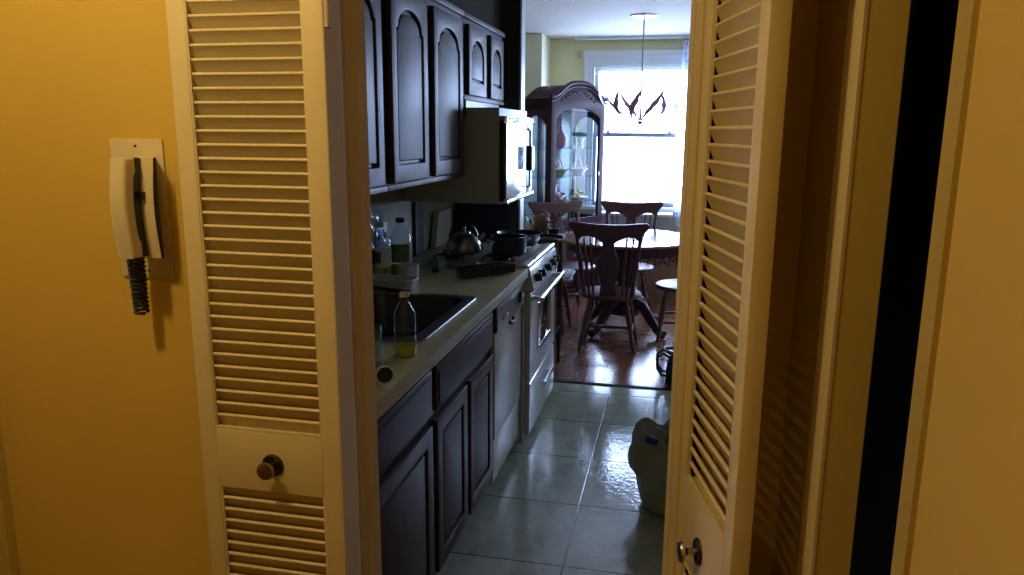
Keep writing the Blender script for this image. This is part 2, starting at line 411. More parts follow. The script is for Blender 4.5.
for k in range(5): box(bm, WX0+.005, WX1-.005, WY-.006, WY+.016, WZ1-.012-.016*k, WZ1-.002-.016*k, .002)
part('raised_blind', bm, M['winframe'], w, world=True)

w2 = thing('added_window_2', None, None, (0, WY, 0), kind='structure')  # unseen second window, added to bring more daylight into the dining room
for nm, z0, z1, yy in (('sash', WZ0, 1.545, WY+.04), ('sash', 1.50, WZ1, WY+.085)):
    bm = new_bm(); shape(bm, [[(.70, z0), (1.62, z0), (1.62, z1), (.70, z1)], [(.735, z0+.045), (1.585, z0+.045), (1.585, z1-.045), (.735, z1-.045)]], .04, .003, Matrix(((1, 0, 0, 0), (0, 0, -1, yy), (0, 1, 0, 0), (0, 0, 0, 1))))
    s2 = part(nm, bm, M['sash'], w2, world=True)
    bm = new_bm(); box(bm, .735, 1.585, yy-.003-WY, yy+.003-WY, z0+.045, z1-.045); part('pane', bm, M['pane'], s2, smooth=False)
bm = new_bm(); shape(bm, [[(.61, WZ0-.08), (1.69, WZ0-.08), (1.69, WZ1+.09), (.61, WZ1+.09)], [(.70, WZ0), (1.62, WZ0), (1.62, WZ1), (.70, WZ1)]], .03, .003, Matrix(((1, 0, 0, 0), (0, 0, -1, WY-.015), (0, 1, 0, 0), (0, 0, 0, 1))))
part('window_casing', bm, M['winframe'], w2, world=True)

t = thing('curtain_rail', 'long white curtain rail fixed high above the bright dining window', 'curtain rail', (0, WY-.10, 2.44))
bm = new_bm(); box(bm, -1.06, .55, WY-.135, WY-.10, 2.44, 2.466, .006); part('rail', bm, M['winframe'], t, world=True)
for x in (-1.0, -.25, .5):
    bm = new_bm(); box(bm, x-.012, x+.012, WY-.12, WY, 2.448, 2.467, .003); part('bracket', bm, M['winframe'], t, world=True)

bm = new_bm()
n = 70; nz = 30
def curt(u, v):
    x = -.01+.46*u + .012*math.sin(v*7); y = WY-.115 + .022*math.sin(u*38+v*1.5)+.006*math.sin(u*90)
    x -= .03*math.sin(v*PI)*(1-u)
    return (x, y, 2.42-v*1.90)
g = [[bm.verts.new(curt(i/n, j/nz)) for j in range(nz+1)] for i in range(n+1)]
for i in range(n):
    for j in range(nz): bm.faces.new((g[i][j], g[i+1][j], g[i+1][j+1], g[i][j+1]))
o = part('lace_curtain', bm, M['lace'], None)
tag(o, 'white lace curtain hanging down the right side of the dining window', 'curtain')

t = thing('picture_hook', 'tiny dark hook on the yellow wall left of the window top', 'hook', (-1.03, WY-.01, 2.31))
bm = new_bm(); box(bm, -.012, .012, -.012, .008, -.03, .03, .003); tube(bm, [(0, -.01, -.02), (0, -.03, -.025), (0, -.032, -.008)], .004); part('hook_plate', bm, M['bronze'], t)

# radiator cover under the window
t = thing('radiator_cover', 'grey metal radiator cover with vertical grille below the dining window', 'radiator cover', (-.41, 7.7, 0))
bm = new_bm(); box(bm, -.80, -.03, 7.57, 7.88, .735, .76, .006); part('top', bm, M['winframe'], t, world=True)
bm = new_bm(); box(bm, -.78, -.05, 7.60, 7.88, .0, .735, .0); part('body', bm, M['radiator'], t, world=True)
bm = new_bm()
for i in range(22):
    x = -.74+i*.03; box(bm, x, x+.014, 7.588, 7.602, .12, .68, .002)
part('grille', bm, M['radiator'], t, world=True)

# ------------------------------------------------------------------ louvered leaves
def leaf(root, width, th, rails, zt, zb, knob_z, knob_x, pitch):
    """local: x along width, -y = face seen from the hall, rails=(upper opening bottom, lower opening top)"""
    st = .044; sl, sr = (.038, .041) ; ub, lt = rails
    bm = new_bm()
    box(bm, 0, sl, 0, th, zb, zt, .0025); box(bm, width-sr, width, 0, th, zb, zt, .0025)
    box(bm, sl, width-sr, 0, th, zt-.09, zt, .0025); box(bm, sl, width-sr, 0, th, lt, ub, .0025); box(bm, sl, width-sr, 0, th, zb, zb+.16, .0025)
    for (a, b) in ((ub, zt-.09), (zb+.16, lt)):
        box(bm, sl, sl+.004, .002, .009, a, b, .001); box(bm, width-sr-.004, width-sr, .002, .009, a, b, .001)
        box(bm, sl, width-sr, .001, .009, a-.001, a+.006, .001)
    part('door_frame', bm, M['cream'], root)
    for (a, b) in ((ub, zt-.09), (zb+.16, lt)):
        bm = new_bm(); z = a+.030
        while z < b+.02:
            # slat leaning down and back: nose at the front top
            f0, f1 = .0045, th-.006; drop = pitch*1.15; tt = .0042
            zf = min(z, b)
            pts = [(f0, zf-.0010), (f0+.0012, zf+.0014), (f0+.0034, zf+.0028), (f0+.0060, zf+.0022), (f1, zf-drop+.003), (f1, zf-drop-.001), (f1-.002, zf-drop-.002), (f0+.0016, zf-.0034), (f0+.0004, zf-.0026)]
            A = [bm.verts.new((sl, y, zz)) for y, zz in pts]; B = [bm.verts.new((width-sr, y, zz)) for y, zz in pts]
            bm.faces.new(A); bm.faces.new(list(reversed(B)))
            for i in range(len(pts)):
                j = (i+1) % len(pts); bm.faces.new((A[i], B[i], B[j], A[j]))
            z += pitch
        part('louver_panel', bm, M['cream'], root)
    bm = new_bm(); box(bm, width*.40, width*.40+.006, th-.007, th-.001, ub, zt-.09); part('louver_rod', bm, M['cream'], root)
    MK = Matrix.Translation((knob_x, 0, knob_z)) @ Matrix.Rotation(PI/2, 4, 'X')
    k = thing('tmp', None, None); bpy.data.objects.remove(k)
    bm = new_bm(); lathe(bm, [(.0, 0), (.007, 0), (.006, .020), (.010, .025), (.0185, .028), (.0195, .032), (.018, .0355), (.010, .037), (.0, .0373)], 28, MK, cap=False)
    kn = part('knob', bm, M['bronze'], root)
    bm = new_bm(); lathe(bm, [(.0, 0), (.024, 0), (.0245, .003), (.021, .0055), (.015, .004), (.0, .0035)], 32, MK, cap=False); part('rosette', bm, M['darkbronze'], kn)
    for hz in (.30, 1.775):
        bm = new_bm(); cyl(bm, (width+.006, .006, hz-.04), (width+.006, .006, hz+.04), .006); box(bm, width-.002, width+.008, .004, .028, hz-.04, hz+.04, .001); part('hinge', bm, M['jamb'], root)

d1 = thing('door_1', 'cream louvered door leaf folded flat beside the intercom, round bronze knob', 'door', (-.971, 1.345, 0), kind='structure')
leaf(d1, .322, .030, (.928, .795), 2.03, .015, .858, .168, .0268)
# right leaf : local x from near (free) edge to far hinge edge, face (-y) towards the left
nx, ny = .1088, 1.10; fx, fy = .0335, 1.409
ang = math.atan2(ny-fy, nx-fx)
# local x runs far -> near reversed so that -y faces left: start at far point heading to near
d2 = thing('door_2', 'cream louvered door leaf swung out towards the hall on the right', 'door', (fx, fy, 0), ang, kind='structure')
W2 = math.hypot(nx-fx, ny-fy)
leaf(d2, W2, .030, (.912, .752), 2.03, .015, .822, .150, .0280)
for o in [c for c in COL.objects if c.parent == d2 and c.name.startswith('hinge')]:
    o.location = (-W2-.009, .0, 0)

# ------------------------------------------------------------------ intercom
t = thing('intercom', 'ivory wall intercom with curved handset and black coiled cord', 'intercom', (-1.10, 1.40, 1.38))
bm = new_bm(); box(bm, -1.165, -1.041, 1.394, 1.40, 1.237, 1.529, .002); part('mounting_plate', bm, M['plate'], t, world=True)
for (x, z) in ((-1.104, 1.515), (-1.098, 1.252)):
    bm = new_bm(); lathe(bm, [(.0, 0), (.003, 0), (.002, .0015), (0, .002)], 10, Matrix.Translation((x, 1.394, z)) @ Matrix.Rotation(PI/2, 4, 'X'), cap=False); part('screw', bm, M['blackplastic'], t, world=True)
# cradle body: curved front
def yz_shape(bm, prof, x0, x1, bev):
    shape(bm, [prof], x1-x0, bev, Matrix(((0, 0, 1, (x0+x1)/2), (1, 0, 0, 0), (0, 1, 0, 0), (0, 0, 0, 1))))
bm = new_bm()
prof = [(1.394, 1.288), (1.352, 1.288)]+[(1.352-.010*math.sin(PI*k/10), 1.288+.205*k/10) for k in range(1, 10)]+[(1.352, 1.493), (1.394, 1.493)]
yz_shape(bm, prof, -1.098, -1.024, .003)
for v in bm.verts:
    if v.co.x > -1.06: v.co.x -= (v.co.y-1.345)*.62+.004
part('cradle', bm, M['ivory'], t, world=True)
bm = new_bm(); yz_shape(bm, [(1.3505-.011*math.sin(PI*k/14), 1.288+.206*k/14) for k in range(15)]+[(1.3535-.003*math.sin(PI*k/14), 1.494-.206*k/14) for k in range(15)], -1.0305, -1.0265, .0)
part('side_shade', bm, M['blackplastic'], t, world=True)  # black strip standing for the shade along the cradle side
bm = new_bm()
outer = []; inner = []
for k in range(15):
    u = k/14; z = 1.294+.200*u; bow = math.sin(PI*u)
    outer.append((1.300-.012*bow, z)); inner.append((1.330 - (.012*bow if .15 < u < .85 else 0), z))
yz_shape(bm, outer+inner[::-1], -1.092, -1.056, .006)
part('handset', bm, M['ivory'], t, world=True)
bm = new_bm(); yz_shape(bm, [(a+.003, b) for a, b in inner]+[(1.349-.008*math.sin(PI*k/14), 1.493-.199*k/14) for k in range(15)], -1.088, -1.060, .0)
part('grip_gap_shadow', bm, M['blackplastic'], t, world=True)  # black filler standing for the shadow between handset and cradle
bm = new_bm(); box(bm, -1.066, -1.050, 1.332, 1.344, 1.412, 1.426, .002); part('hook_switch', bm, M['blackplastic'], t, world=True)
bm = new_bm(); pts = []
for k in range(180):
    a = k*.5; u = k/179
    pts.append((-1.0915+.0088*math.cos(a), 1.338+.0088*math.sin(a)+.008*u, 1.296-.128*u))
tube(bm, pts, .0036, 6)
pts = []
for k in range(160):
    a = k*.5; u = k/159
    pts.append((-1.089+.0080*math.cos(a), 1.356+.0080*math.sin(a), 1.172+.12*u))
tube(bm, pts, .0034, 6)
part('coiled_cord', bm, M['rubber'], t, world=True)

# ceiling lamp of the hall (gives the warm light)
LX, LY = -1.08, .60
t = thing('ceiling_lamp', 'warm glass dome lamp on the hall ceiling', 'lamp', (LX, LY, CEIL))
bm = new_bm(); lathe(bm, [(.0, 0), (.15, 0), (.155, -.015), (.14, -.025), (.0, -.026)], 32, cap=False); part('base', bm, M['bronze'], t)
bm = new_bm(); lathe(bm, [(.13, -.026), (.12, -.05), (.085, -.075), (.04, -.088), (.0, -.09)], 32, cap=False); part('lamp_shade', bm, M['lampglow'], t)

# ------------------------------------------------------------------ cabinets
def arch_loop(u0, u1, z0, zs, zt, n=16):
    pts = [(u0, z0), (u1, z0), (u1, zs)]
    c = (u0+u1)/2; h = (u1-u0)/2
    pts.append((u1-h*.10, zs+(zt-zs)*.04))
    for k in range(1, n):
        a = PI*k/n; x = math.cos(a)*.86; pts.append((c+h*x, zs+(zt-zs)*(.05+.95*math.sin(a)**.85)))
    pts.append((u0+h*.10, zs+(zt-zs)*.04)); pts.append((u0, zs))
    return pts
def MX(x): return Matrix(((0, 0, 1, x), (1, 0, 0, 0), (0, 1, 0, 0), (0, 0, 0, 1)))
def panel_door(parent, y0, y1, z0, z1, x, m, arch=0.0, name='door', st=.055):
    """x = back plane of the door; 20 mm thick, faces +X"""
    bm = new_bm()
    outer = [(y0, z0), (y1, z0), (y1, z1), (y0, z1)]
    if arch > 0:
        hole = arch_loop(y0+st, y1-st, z0+st+.012, z1-st*1.15-arch, z1-st*1.15)
        pan = arch_loop(y0+st+.012, y1-st-.012, z0+st+.024, z1-st*1.15-arch-.008, z1-st*1.15-.018)
    else:
        hole = [(y0+st, z0+st), (y1-st, z0+st), (y1-st, z1-st), (y0+st, z1-st)]
        q = .014; pan = [(y0+st+q, z0+st+q), (y1-st-q, z0+st+q), (y1-st-q, z1-st-q), (y0+st+q, z1-st-q)]
    shape(bm, [outer, hole], .020, .004, MX(x+.010))
    box(bm, x, x+.005, y0+.01, y1-.01, z0+.01, z1-.01)
    shape(bm, [pan], .013, .005, MX(x+.0095))
    return part(name, bm, m, parent, world=True)
def drawer_front(parent, y0, y1, z0, z1, x, m, name='drawer'):
    bm = new_bm(); shape(bm, [[(y0, z0), (y1, z0), (y1, z1), (y0, z1)]], .020, .006, MX(x+.010))
    shape(bm, [[(y0+.022, z0+.022), (y1-.022, z0+.022), (y1-.022, z1-.022), (y0+.022, z1-.022)]], .006, .0025, MX(x+.0215))
    return part(name, bm, m, parent, world=True)

KL = -1.325
def base_unit(label, y0, y1):
    t = thing('base_cabinet', label, 'cabinet', ((KL-.72)/2, (y0+y1)/2, 0), group=None)
    bm = new_bm()
    if y0 < 2: box(bm, KL, -.722, y0+.001, y1-.001, .10, .868)
    else:
        box(bm, KL, -.722, y0+.001, y1-.001, .10, .745); box(bm, -.737, -.722, y0+.001, y1-.001, .745, .868)
    part('cabinet_body', bm, M['wood'], t, world=True, smooth=False)
    bm = new_bm(); box(bm, KL, -.785, y0+.001, y1-.001, 0, .10); part('toe_kick', bm, M['woodgap'], t, world=True, smooth=False)
    return t
t = base_unit('dark wood base cabinet with one drawer and one door, nearest the camera', 1.56, 2.125)
drawer_front(t, 1.60, 2.105, .690, .835, -.722, M['wood']); panel_door(t, 1.60, 2.105, .125, .655, -.722, M['wood'])
t = base_unit('dark wood sink base cabinet with two narrow doors beside the dishwasher', 2.127, 2.905)
drawer_front(t, 2.145, 2.890, .690, .835, -.722, M['wood'], 'false_drawer_front')
panel_door(t, 2.15, 2.505, .125, .655, -.722, M['wood']); panel_door(t, 2.545, 2.893, .125, .655, -.722, M['wood'])

def wall_unit(label, y0, y1, z0, z1, doors, arch, xs=-.995):
    t = thing('wall_cabinet', label, 'cabinet', ((KL+xs)/2, (y0+y1)/2, z0))
    bm = new_bm(); box(bm, KL, xs-.012, y0+.001, y1-.001, z0, z1); part('cabinet_body', bm, M['woodup'], t, world=True, smooth=False)
    bm = new_bm()
    box(bm, xs-.012, xs, y0+.001, y1-.001, z0, z0+.045, .001)
    box(bm, xs, xs+.012, y0+.001, y1-.001, z0-.001, z0+.018, .002)
    part('face_rail', bm, M['woodup'], t, world=True)
    bm = new_bm(); box(bm, xs-.012, xs, y0+.001, y1-.001, z1-.07, z1, .001)
    box(bm, xs, xs+.016, y0+.001, y1-.001, z1-.025, z1, .003)
    part('face_rail', bm, M['woodup'], t, world=True)
    bm = new_bm(); box(bm, xs-.012, xs-.001, y0+.001, y1-.001, z0+.045, z1-.07); part('face_stile', bm, M['woodgap'], t, world=True, smooth=False)  # same oak as the doors, painted near black for the shade between them
    for (a, b) in doors: panel_door(t, a, b, z0+.022, z1-.05, xs, M['woodup'], arch, st=.052)
wall_unit('dark arched door wall cabinet nearest the doorway, mostly behind the jamb', 1.62, 2.495, 1.343, 2.085, [(1.66, 2.04), (2.07, 2.455)], .075)
wall_unit('tall dark wall cabinet with two arched doors above the counter', 2.497, 3.475, 1.343, 2.085, [(2.54, 2.93), (3.01, 3.43)], .075)
wall_unit('short dark wall cabinet with two small arched doors above the microwave', 3.477, 4.30, 1.695, 2.085, [(3.535, 3.865), (3.96, 4.25)], .06)

# countertop with sink cutout
SX0, SX1, SY0, SY1 = -1.19, -.775, 2.15, 2.78
t = thing('countertop', 'long sage green laminate worktop with the sink set into it', 'countertop', (-1.0, 2.5, .91))
bm = new_bm()
for b in ((KL-.003, SX0, 1.535, 3.495), (SX1, -.68, 1.535, 3.495), (SX0, SX1, 1.535, SY0), (SX0, SX1, SY1, 3.495)):
    box(bm, b[0], b[1], b[2], b[3], .870, .91)
part('worktop', bm, M['counter'], t, world=True, smooth=False)
bm = new_bm(); box(bm, -.681, -.676, 1.535, 3.495, .868, .9105, .0015); part('edge_strip', bm, M['counteredge'], t, world=True)

# sink
t = thing('sink', 'dark stainless steel drop-in sink with a raised rim', 'sink', ((SX0+SX1)/2, (SY0+SY1)/2, .91))
def rrect(x0, x1, y0, y1, r, n=6):
    out = []
    for cx, cy, a0 in ((x1-r, y1-r, 0), (x0+r, y1-r, PI/2), (x0+r, y0+r, PI), (x1-r, y0+r, 1.5*PI)):
        for k in range(n+1):
            a = a0+PI/2*k/n; out.append((cx+r*math.cos(a), cy+r*math.sin(a)))
    return out
bm = new_bm(); shape(bm, [rrect(SX0-.03, SX1+.035, SY0-.03, SY1+.03, .05), rrect(SX0+.02, SX1-.01, SY0+.01, SY1-.01, .06)], .006, .0025, Matrix.Translation((0, 0, .9135)))
part('sink_rim', bm, M['steel'], t, world=True)
bm = new_bm()
r1 = rrect(SX0+.018, SX1-.008, SY0+.008, SY1-.008, .06); r2 = rrect(SX0+.035, SX1-.025, SY0+.025, SY1-.025, .06); r3 = rrect(SX0+.05, SX1-.04, SY0+.04, SY1-.04, .05)
rg = [[bm.verts.new((x, y, z)) for x, y in r] for r, z in ((r1, .913), (r2, .77), (r3, .755))]
for a, b in zip(rg, rg[1:]):
    for i in range(len(a)):
        j = (i+1) % len(a); bm.faces.new((a[i], a[j], b[j], b[i]))
bm.faces.new(rg[-1])
part('basin', bm, M['sinkdark'], t, world=True)
bm = new_bm(); lathe(bm, [(0, 0), (.04, 0), (.042, .003), (.03, .004), (.0, .002)], 24, Matrix.Translation(((SX0+SX1)/2, (SY0+SY1)/2, .756)), cap=False); part('drain', bm, M['chrome'], t, world=True)

# faucet: long black spout over the sink
t = thing('faucet', 'black kitchen faucet with a long flat spout behind the sink', 'faucet', (-1.27, 2.62, .91))
bm = new_bm(); lathe(bm, [(.026, 0), (.024, .02), (.014, .03), (.013, .11), (.015, .115), (.0, .118)], 18, Matrix.Translation((-1.27, 2.62, .91))); part('faucet_body', bm, M['steel'], t, world=True)
bm = new_bm(); tube(bm, [(-1.27, 2.62, 1.0), (-1.24, 2.61, 1.0), (-1.16, 2.60, .978), (-.945, 2.585, .966)], .0075, 10); part('spout', bm, M['blackplastic'], t, world=True)
bm = new_bm(); tube(bm, [(-1.27, 2.62, 1.02), (-1.24, 2.66, 1.045), (-1.17, 2.70, 1.055)], .007, 8, [1, .9, 1.3]); part('lever', bm, M['chrome'], t, world=True)

# ---- bottles
def bottle(name, label, loc, h, r, body, liquid, lid, neck=.35, fill=.2, lab=None, labm=None, rz=0):
    t = thing(name, label, 'bottle', loc, rz)
    bm = new_bm()
    sh = h*(1-neck)
    prof = [(r*.2, .004), (r*.92, .0), (r, .01), (r, sh*.30), (r*.92, sh*.5), (r*.98, sh*.72), (r*.95, sh), (r*.62, sh+h*neck*.35), (r*.36, sh+h*neck*.6), (r*.34, h*.96)]
    lathe(bm, prof, 24, cap=False); part('bottle_body', bm, body, t)
    bm = new_bm(); lathe(bm, [(0, .003), (r*.88, .003), (r*.95, .012), (r*.95, h*fill), (0, h*fill)], 24, cap=False); part('liquid', bm, liquid, t)
    bm = new_bm(); lathe(bm, [(r*.42, h*.93), (r*.44, h*.94), (r*.42, h), (0, h*1.003)], 18, cap=False); part('cap', bm, lid, t)
    if lab:
        bm = new_bm(); a0, a1 = lab
        R = r*1.01; n = 14; z0, z1 = h*.27, h*.58
        v = [[bm.verts.new((R*math.cos(a0+(a1-a0)*i/n), R*math.sin(a0+(a1-a0)*i/n), z)) for z in (z0, z1)] for i in range(n+1)]
        for i in range(n): bm.faces.new((v[i][0], v[i+1][0], v[i+1][1], v[i][1]))
        part('bottle_label', bm, labm, t)
    return t
bottle('soap_bottle', 'clear bottle with a little yellow soap left, beside the sink edge', (-.748, 2.00, .911), .187, .033, M['clear'], M['soap'], M['cap'], .33, .14)
bottle('detergent_bottle', 'taller green-labelled dish soap bottle with black cap against the wall', (-1.185, 3.14, .911), .262, .047, M['clear'], M['soap'], M['blackplastic'], .30, .24, (-2.6, .6), M['label_g'])
t = bottle('detergent_bottle', 'clear dish soap bottle with white label nearest the door jamb', (-1.24, 3.04, .911), .25, .046, M['clear'], M['soap'], M['whiteplastic'], .30, .26, (-2.4, .4), M['label_w'])
# printed bars on that label
bm = new_bm()
for a in (-1.55, -1.30):
    Mx = Matrix.Rotation(a, 4, 'Z')
    box(bm, .0488, .0500, -.005, .005, .085, .130, M=Mx)
Mx = Matrix.Rotation(-1.85, 4, 'Z'); box(bm, .0488, .0500, -.008, .008, .075, .14, M=Mx)
part('label_print', bm, M['ink'], t)

# white scoop/jar lying near the jamb and clear wrap
t = thing('measuring_cup', 'small white cup lying on its side with a dark inside', 'cup', (-.72, 1.76, .911))
MC = Matrix.Translation((-.705, 1.735, .937)) @ Vector((.45, -.80, .12)).to_track_quat('Z', 'Y').to_matrix().to_4x4()
bm = new_bm(); lathe(bm, [(0, -.05), (.017, -.05), (.019, -.046), (.024, 0), (.0245, .001), (.022, .001), (.018, -.044)], 24, MC, cap=False); part('cup_wall', bm, M['whiteplastic'], t, world=True)
bm = new_bm(); lathe(bm, [(0, -.012), (.0212, -.012)], 24, MC, cap=False); part('dark_inside', bm, M['rubber'], t, world=True)  # black disc inside the cup mouth
t = thing('drinking_glass', 'clear glass tumbler standing by the door jamb', 'glass', (-.80, 1.86, .911))
bm = new_bm(); lathe(bm, [(.0, .003), (.028, .0), (.030, .01), (.036, .12), (.034, .12), (.028, .014), (.0, .012)], 28, cap=False); part('glass_wall', bm, M['clear'], t)

# white cup + bowl behind the sink
t = thing('plastic_tub', 'shallow white plastic tub behind the sink', 'tub', (-1.15, 2.875, .911))
bm = new_bm(); shape(bm, [rrect(-.10, .13, -.062, .062, .03), rrect(-.09, .12, -.052, .052, .025)], .006, .002, Matrix.Translation((0, 0, .045)))
lo = rrect(-.085, .115, -.046, .046, .03); hi = rrect(-.095, .125, -.056, .056, .03)
A = [bm.verts.new((x, y, .001)) for x, y in lo]; B = [bm.verts.new((x, y, .045)) for x, y in hi]
for i in range(len(A)): j = (i+1) % len(A); bm.faces.new((A[i], A[j], B[j], B[i]))
bm.faces.new(A)
part('tub_wall', bm, M['whiteplastic'], t)
t = thing('white_cup', 'plain white plastic cup in front of the dish soap bottles', 'cup', (-1.095, 2.995, .911))
bm = new_bm(); lathe(bm, [(0, .0), (.034, .0), (.037, .004), (.042, .085), (.040, .085), (.034, .006), (0, .005)], 26, cap=False); part('cup_wall', bm, M['whiteplastic'], t)
# crumpled clear bag by wall
t = thing('clear_plastic_bag', 'crumpled clear plastic bag hanging on the wall behind the bottles', 'plastic bag', (-1.29, 3.05, 1.1))
bm = new_bm(); g = []
for i in range(19):
    row = []
    for j in range(17):
        u, v = i/18, j/16
        y = 2.86+.40*u + .015*math.sin(v*9+u*4); z = .935+.31*v - .05*(u-.35)**2*4*v
        x = -1.308+.009*math.sin(u*19+v*5)+.006*math.sin(v*23+u*11)
        row.append(bm.verts.new((x, y, z)))
    g.append(row)
for i in range(18):
    for j in range(16): bm.faces.new((g[i][j], g[i+1][j], g[i+1][j+1], g[i][j+1]))
part('bag_film', bm, M['clearbag'], t, world=True)

# glass cutting board on feet
t = thing('glass_cutting_board', 'clear glass cutting board on small black rubber feet on the worktop', 'cutting board', (-1.05, 3.33, .911))
bm = new_bm(); shape(bm, [rrect(-1.30, -.90, 3.275, 3.485, .02)], .005, .001, Matrix.Translation((0, 0, .932))); part('glass_board', bm, M['shelfglass'], t, world=True)
for (x, y) in ((-1.27, 3.30), (-1.27, 3.46), (-.925, 3.46), (-1.075, 3.292)):
    bm = new_bm(); lathe(bm, [(.018, 0), (.015, .012), (.01, .0185)], 14, Matrix.Translation((x, y, .9105))); part('rubber_foot', bm, M['rubber'], t, world=True)
# black ridged tray with red end
t = thing('burner_grate', 'low black ridged rack with a dark red end at the worktop end', 'rack', (-.838, 3.262, .911), math.radians(48.0))
bm = new_bm()
box(bm, -.125, .105, -.030, -.024, 0, .046, .002); box(bm, -.125, .105, .024, .030, 0, .046, .002); box(bm, -.125, -.119, -.024, .024, 0, .046, .002); box(bm, .099, .105, -.024, .024, 0, .046, .002)
for i in range(11):
    x = -.114+i*.0205; box(bm, x, x+.008, -.036, .026, .012, .040, .002)
part('rack_bars', bm, M['rackmetal'], t)
bm = new_bm(); box(bm, .107, .162, -.026, .026, 0.002, .042, .004); part('rack_end', bm, M['redplastic'], t)

# wall outlet
t = thing('wall_outlet', 'white double socket plate on the kitchen wall behind the bottles', 'outlet', (-1.325, 3.27, 1.08))
bm = new_bm(); box(bm, -1.3295, -1.324, 3.20, 3.34, 1.03, 1.13, .002); part('cover_plate', bm, M['whiteplastic'], t, world=True)
for yy in (3.235, 3.305):
    bm = new_bm(); box(bm, -1.325, -1.321, yy-.016, yy+.016, 1.058, 1.102, .003); part('socket', bm, M['blackplastic'], t, world=True)

# ------------------------------------------------------------------ dishwasher
DY0, DY1 = 2.907, 3.490
t = thing('dishwasher', 'built-in almond dishwasher with a dark control strip', 'dishwasher', (-1.0, 3.2, 0))
bm = new_bm(); box(bm, KL, -.735, DY0, DY1, .06, .866); part('body', bm, M['applgrey'], t, world=True, smooth=False)
bm = new_bm(); box(bm, -.735, -.700, DY0+.004, DY1-.03, .275, .735, .004); part('door', bm, M['dwdoor'], t, world=True)
bm = new_bm(); box(bm, -.735, -.706, DY0+.004, DY1-.03, .075, .268, .004); part('kick_panel', bm, M['dwdoor'], t, world=True)
bm = new_bm(); box(bm, -.735, -.690, DY0+.002, DY1-.03, .738, .842, .006); cp = part('control_panel', bm, M['ctrl'], t, world=True)
bm = new_bm(); box(bm, -.735, -.686, DY0+.002, DY1-.03, .842, .853, .003); part('chrome_trim', bm, M['steel'], t, world=True)
bm = new_bm(); lathe(bm, [(.0, 0), (.028, 0), (.026, .012), (.015, .014), (0, .014)], 20, Matrix.Translation((-.690, 3.37, .795)) @ Matrix.Rotation(PI/2, 4, 'Y'), cap=False); part('timer_knob', bm, M['blackplastic'], t, world=True)
bm = new_bm(); box(bm, -.692, -.683, 3.07, 3.10, .768, .785, .002); part('button', bm, M['label_w'], t, world=True)
bm = new_bm(); box(bm, -.692, -.683, 3.02, 3.035, .768, .785, .002); part('button', bm, M['label_w'], t, world=True)
bm = new_bm(); tube(bm, [(-.702, 3.17, .728), (-.690, 3.19, .715), (-.690, 3.24, .715), (-.702, 3.26, .728)], .008, 8); part('latch', bm, M['blackplastic'], t, world=True)
bm = new_bm(); box(bm, -.74, -.69, DY1-.028, DY1, .02, .866, .004); part('side_filler', bm, M['applgrey'], t, world=True)

# ------------------------------------------------------------------ stove
GY0, GY1 = 3.505, 4.268; GX = -.665
t = thing('gas_stove', 'white gas stove with five black knobs, oven window and drawer', 'stove', (-1.0, 3.9, 0))
bm = new_bm(); box(bm, KL, GX-.04, GY0, GY1, .05, .885, .006); part('stove_body', bm, M['applgrey'], t, world=True)
bm = new_bm(); box(bm, KL, GX-.02, GY0, GY1, .885, .912, .008); part('cooktop', bm, M['applgrey'], t, world=True)
# sloped control panel with rounded top edge (profile in X,Z)
def xz_shape(bm, prof, y0, y1, bev): shape(bm, [prof], y1-y0, bev, Matrix(((1, 0, 0, 0), (0, 0, -1, (y0+y1)/2), (0, 1, 0, 0), (0, 0, 0, 1))))
bm = new_bm(); xz_shape(bm, [(-.74, .79), (-.655, .79), (-.650, .80), (-.668, .888), (-.674, .905), (-.685, .918), (-.70, .922), (-.74, .915)], GY0, GY1, .002); part('control_panel', bm, M['appliance'], t, world=True)
bm = new_bm(); tube(bm, [(-.686, GY0+.002, .909), (-.686, GY1-.002, .909)], .0135, 12); part('front_trim', bm, M['chrome'], t, world=True)
for y in (3.60, 3.72, 3.89, 4.05, 4.17):
    Mk = Matrix.Translation((-.660, y, .845)) @ Matrix.Rotation(math.radians(78), 4, 'Y')
    bm = new_bm(); lathe(bm, [(0, 0), (.021, 0), (.020, .012), (.016, .024), (0, .025)], 18, Mk, cap=False); box(bm, -.020, .020, -.005, .005, .02, .032, .002, Mk); part('knob', bm, M['blackplastic'], t, world=True)
bm = new_bm(); box(bm, GX-.04, GX, GY0+.004, GY1-.004, .335, .782, .012, seg=3); d = part('oven_door', bm, M['appliance'], t, world=True)
bm = new_bm(); box(bm, GX-.004, GX+.003, 3.72, 4.07, .46, .675, .002); part('oven_window', bm, M['darkglass'], t, world=True)
bm = new_bm()
shape(bm, [[(3.70, .44), (4.09, .44), (4.09, .695), (3.70, .695)], [(3.72, .46), (4.07, .46), (4.07, .675), (3.72, .675)]], .008, .002, MX(GX+.002)); part('window_frame', bm, M['chrome'], t, world=True)
bm = new_bm(); tube(bm, [(-.618, GY0+.02, .752), (-.618, GY1-.02, .752)], .013, 12)
for y in (GY0+.05, GY1-.05): box(bm, GX-.002, -.618, y-.012, y+.012, .742, .762, .003)
part('oven_handle', bm, M['chrome'], t, world=True)
bm = new_bm(); box(bm, GX-.04, GX, GY0+.004, GY1-.004, .055, .325, .012, seg=3); part('drawer', bm, M['appliance'], t, world=True)
bm = new_bm(); tube(bm, [(-.636, 3.77, .245), (-.636, 4.03, .245)], .010, 10)
for y in (3.79, 4.01): box(bm, GX-.002, -.636, y-.01, y+.01, .238, .252, .002)
part('drawer_handle', bm, M['chrome'], t, world=True)
for (x, y) in ((-.74, GY0+.05), (-.74, GY1-.05), (-1.25, GY0+.05), (-1.25, GY1-.05)):
    bm = new_bm(); cyl(bm, (x, y, 0.0), (x, y, .055), .02); part('foot', bm, M['blackplastic'], t, world=True)
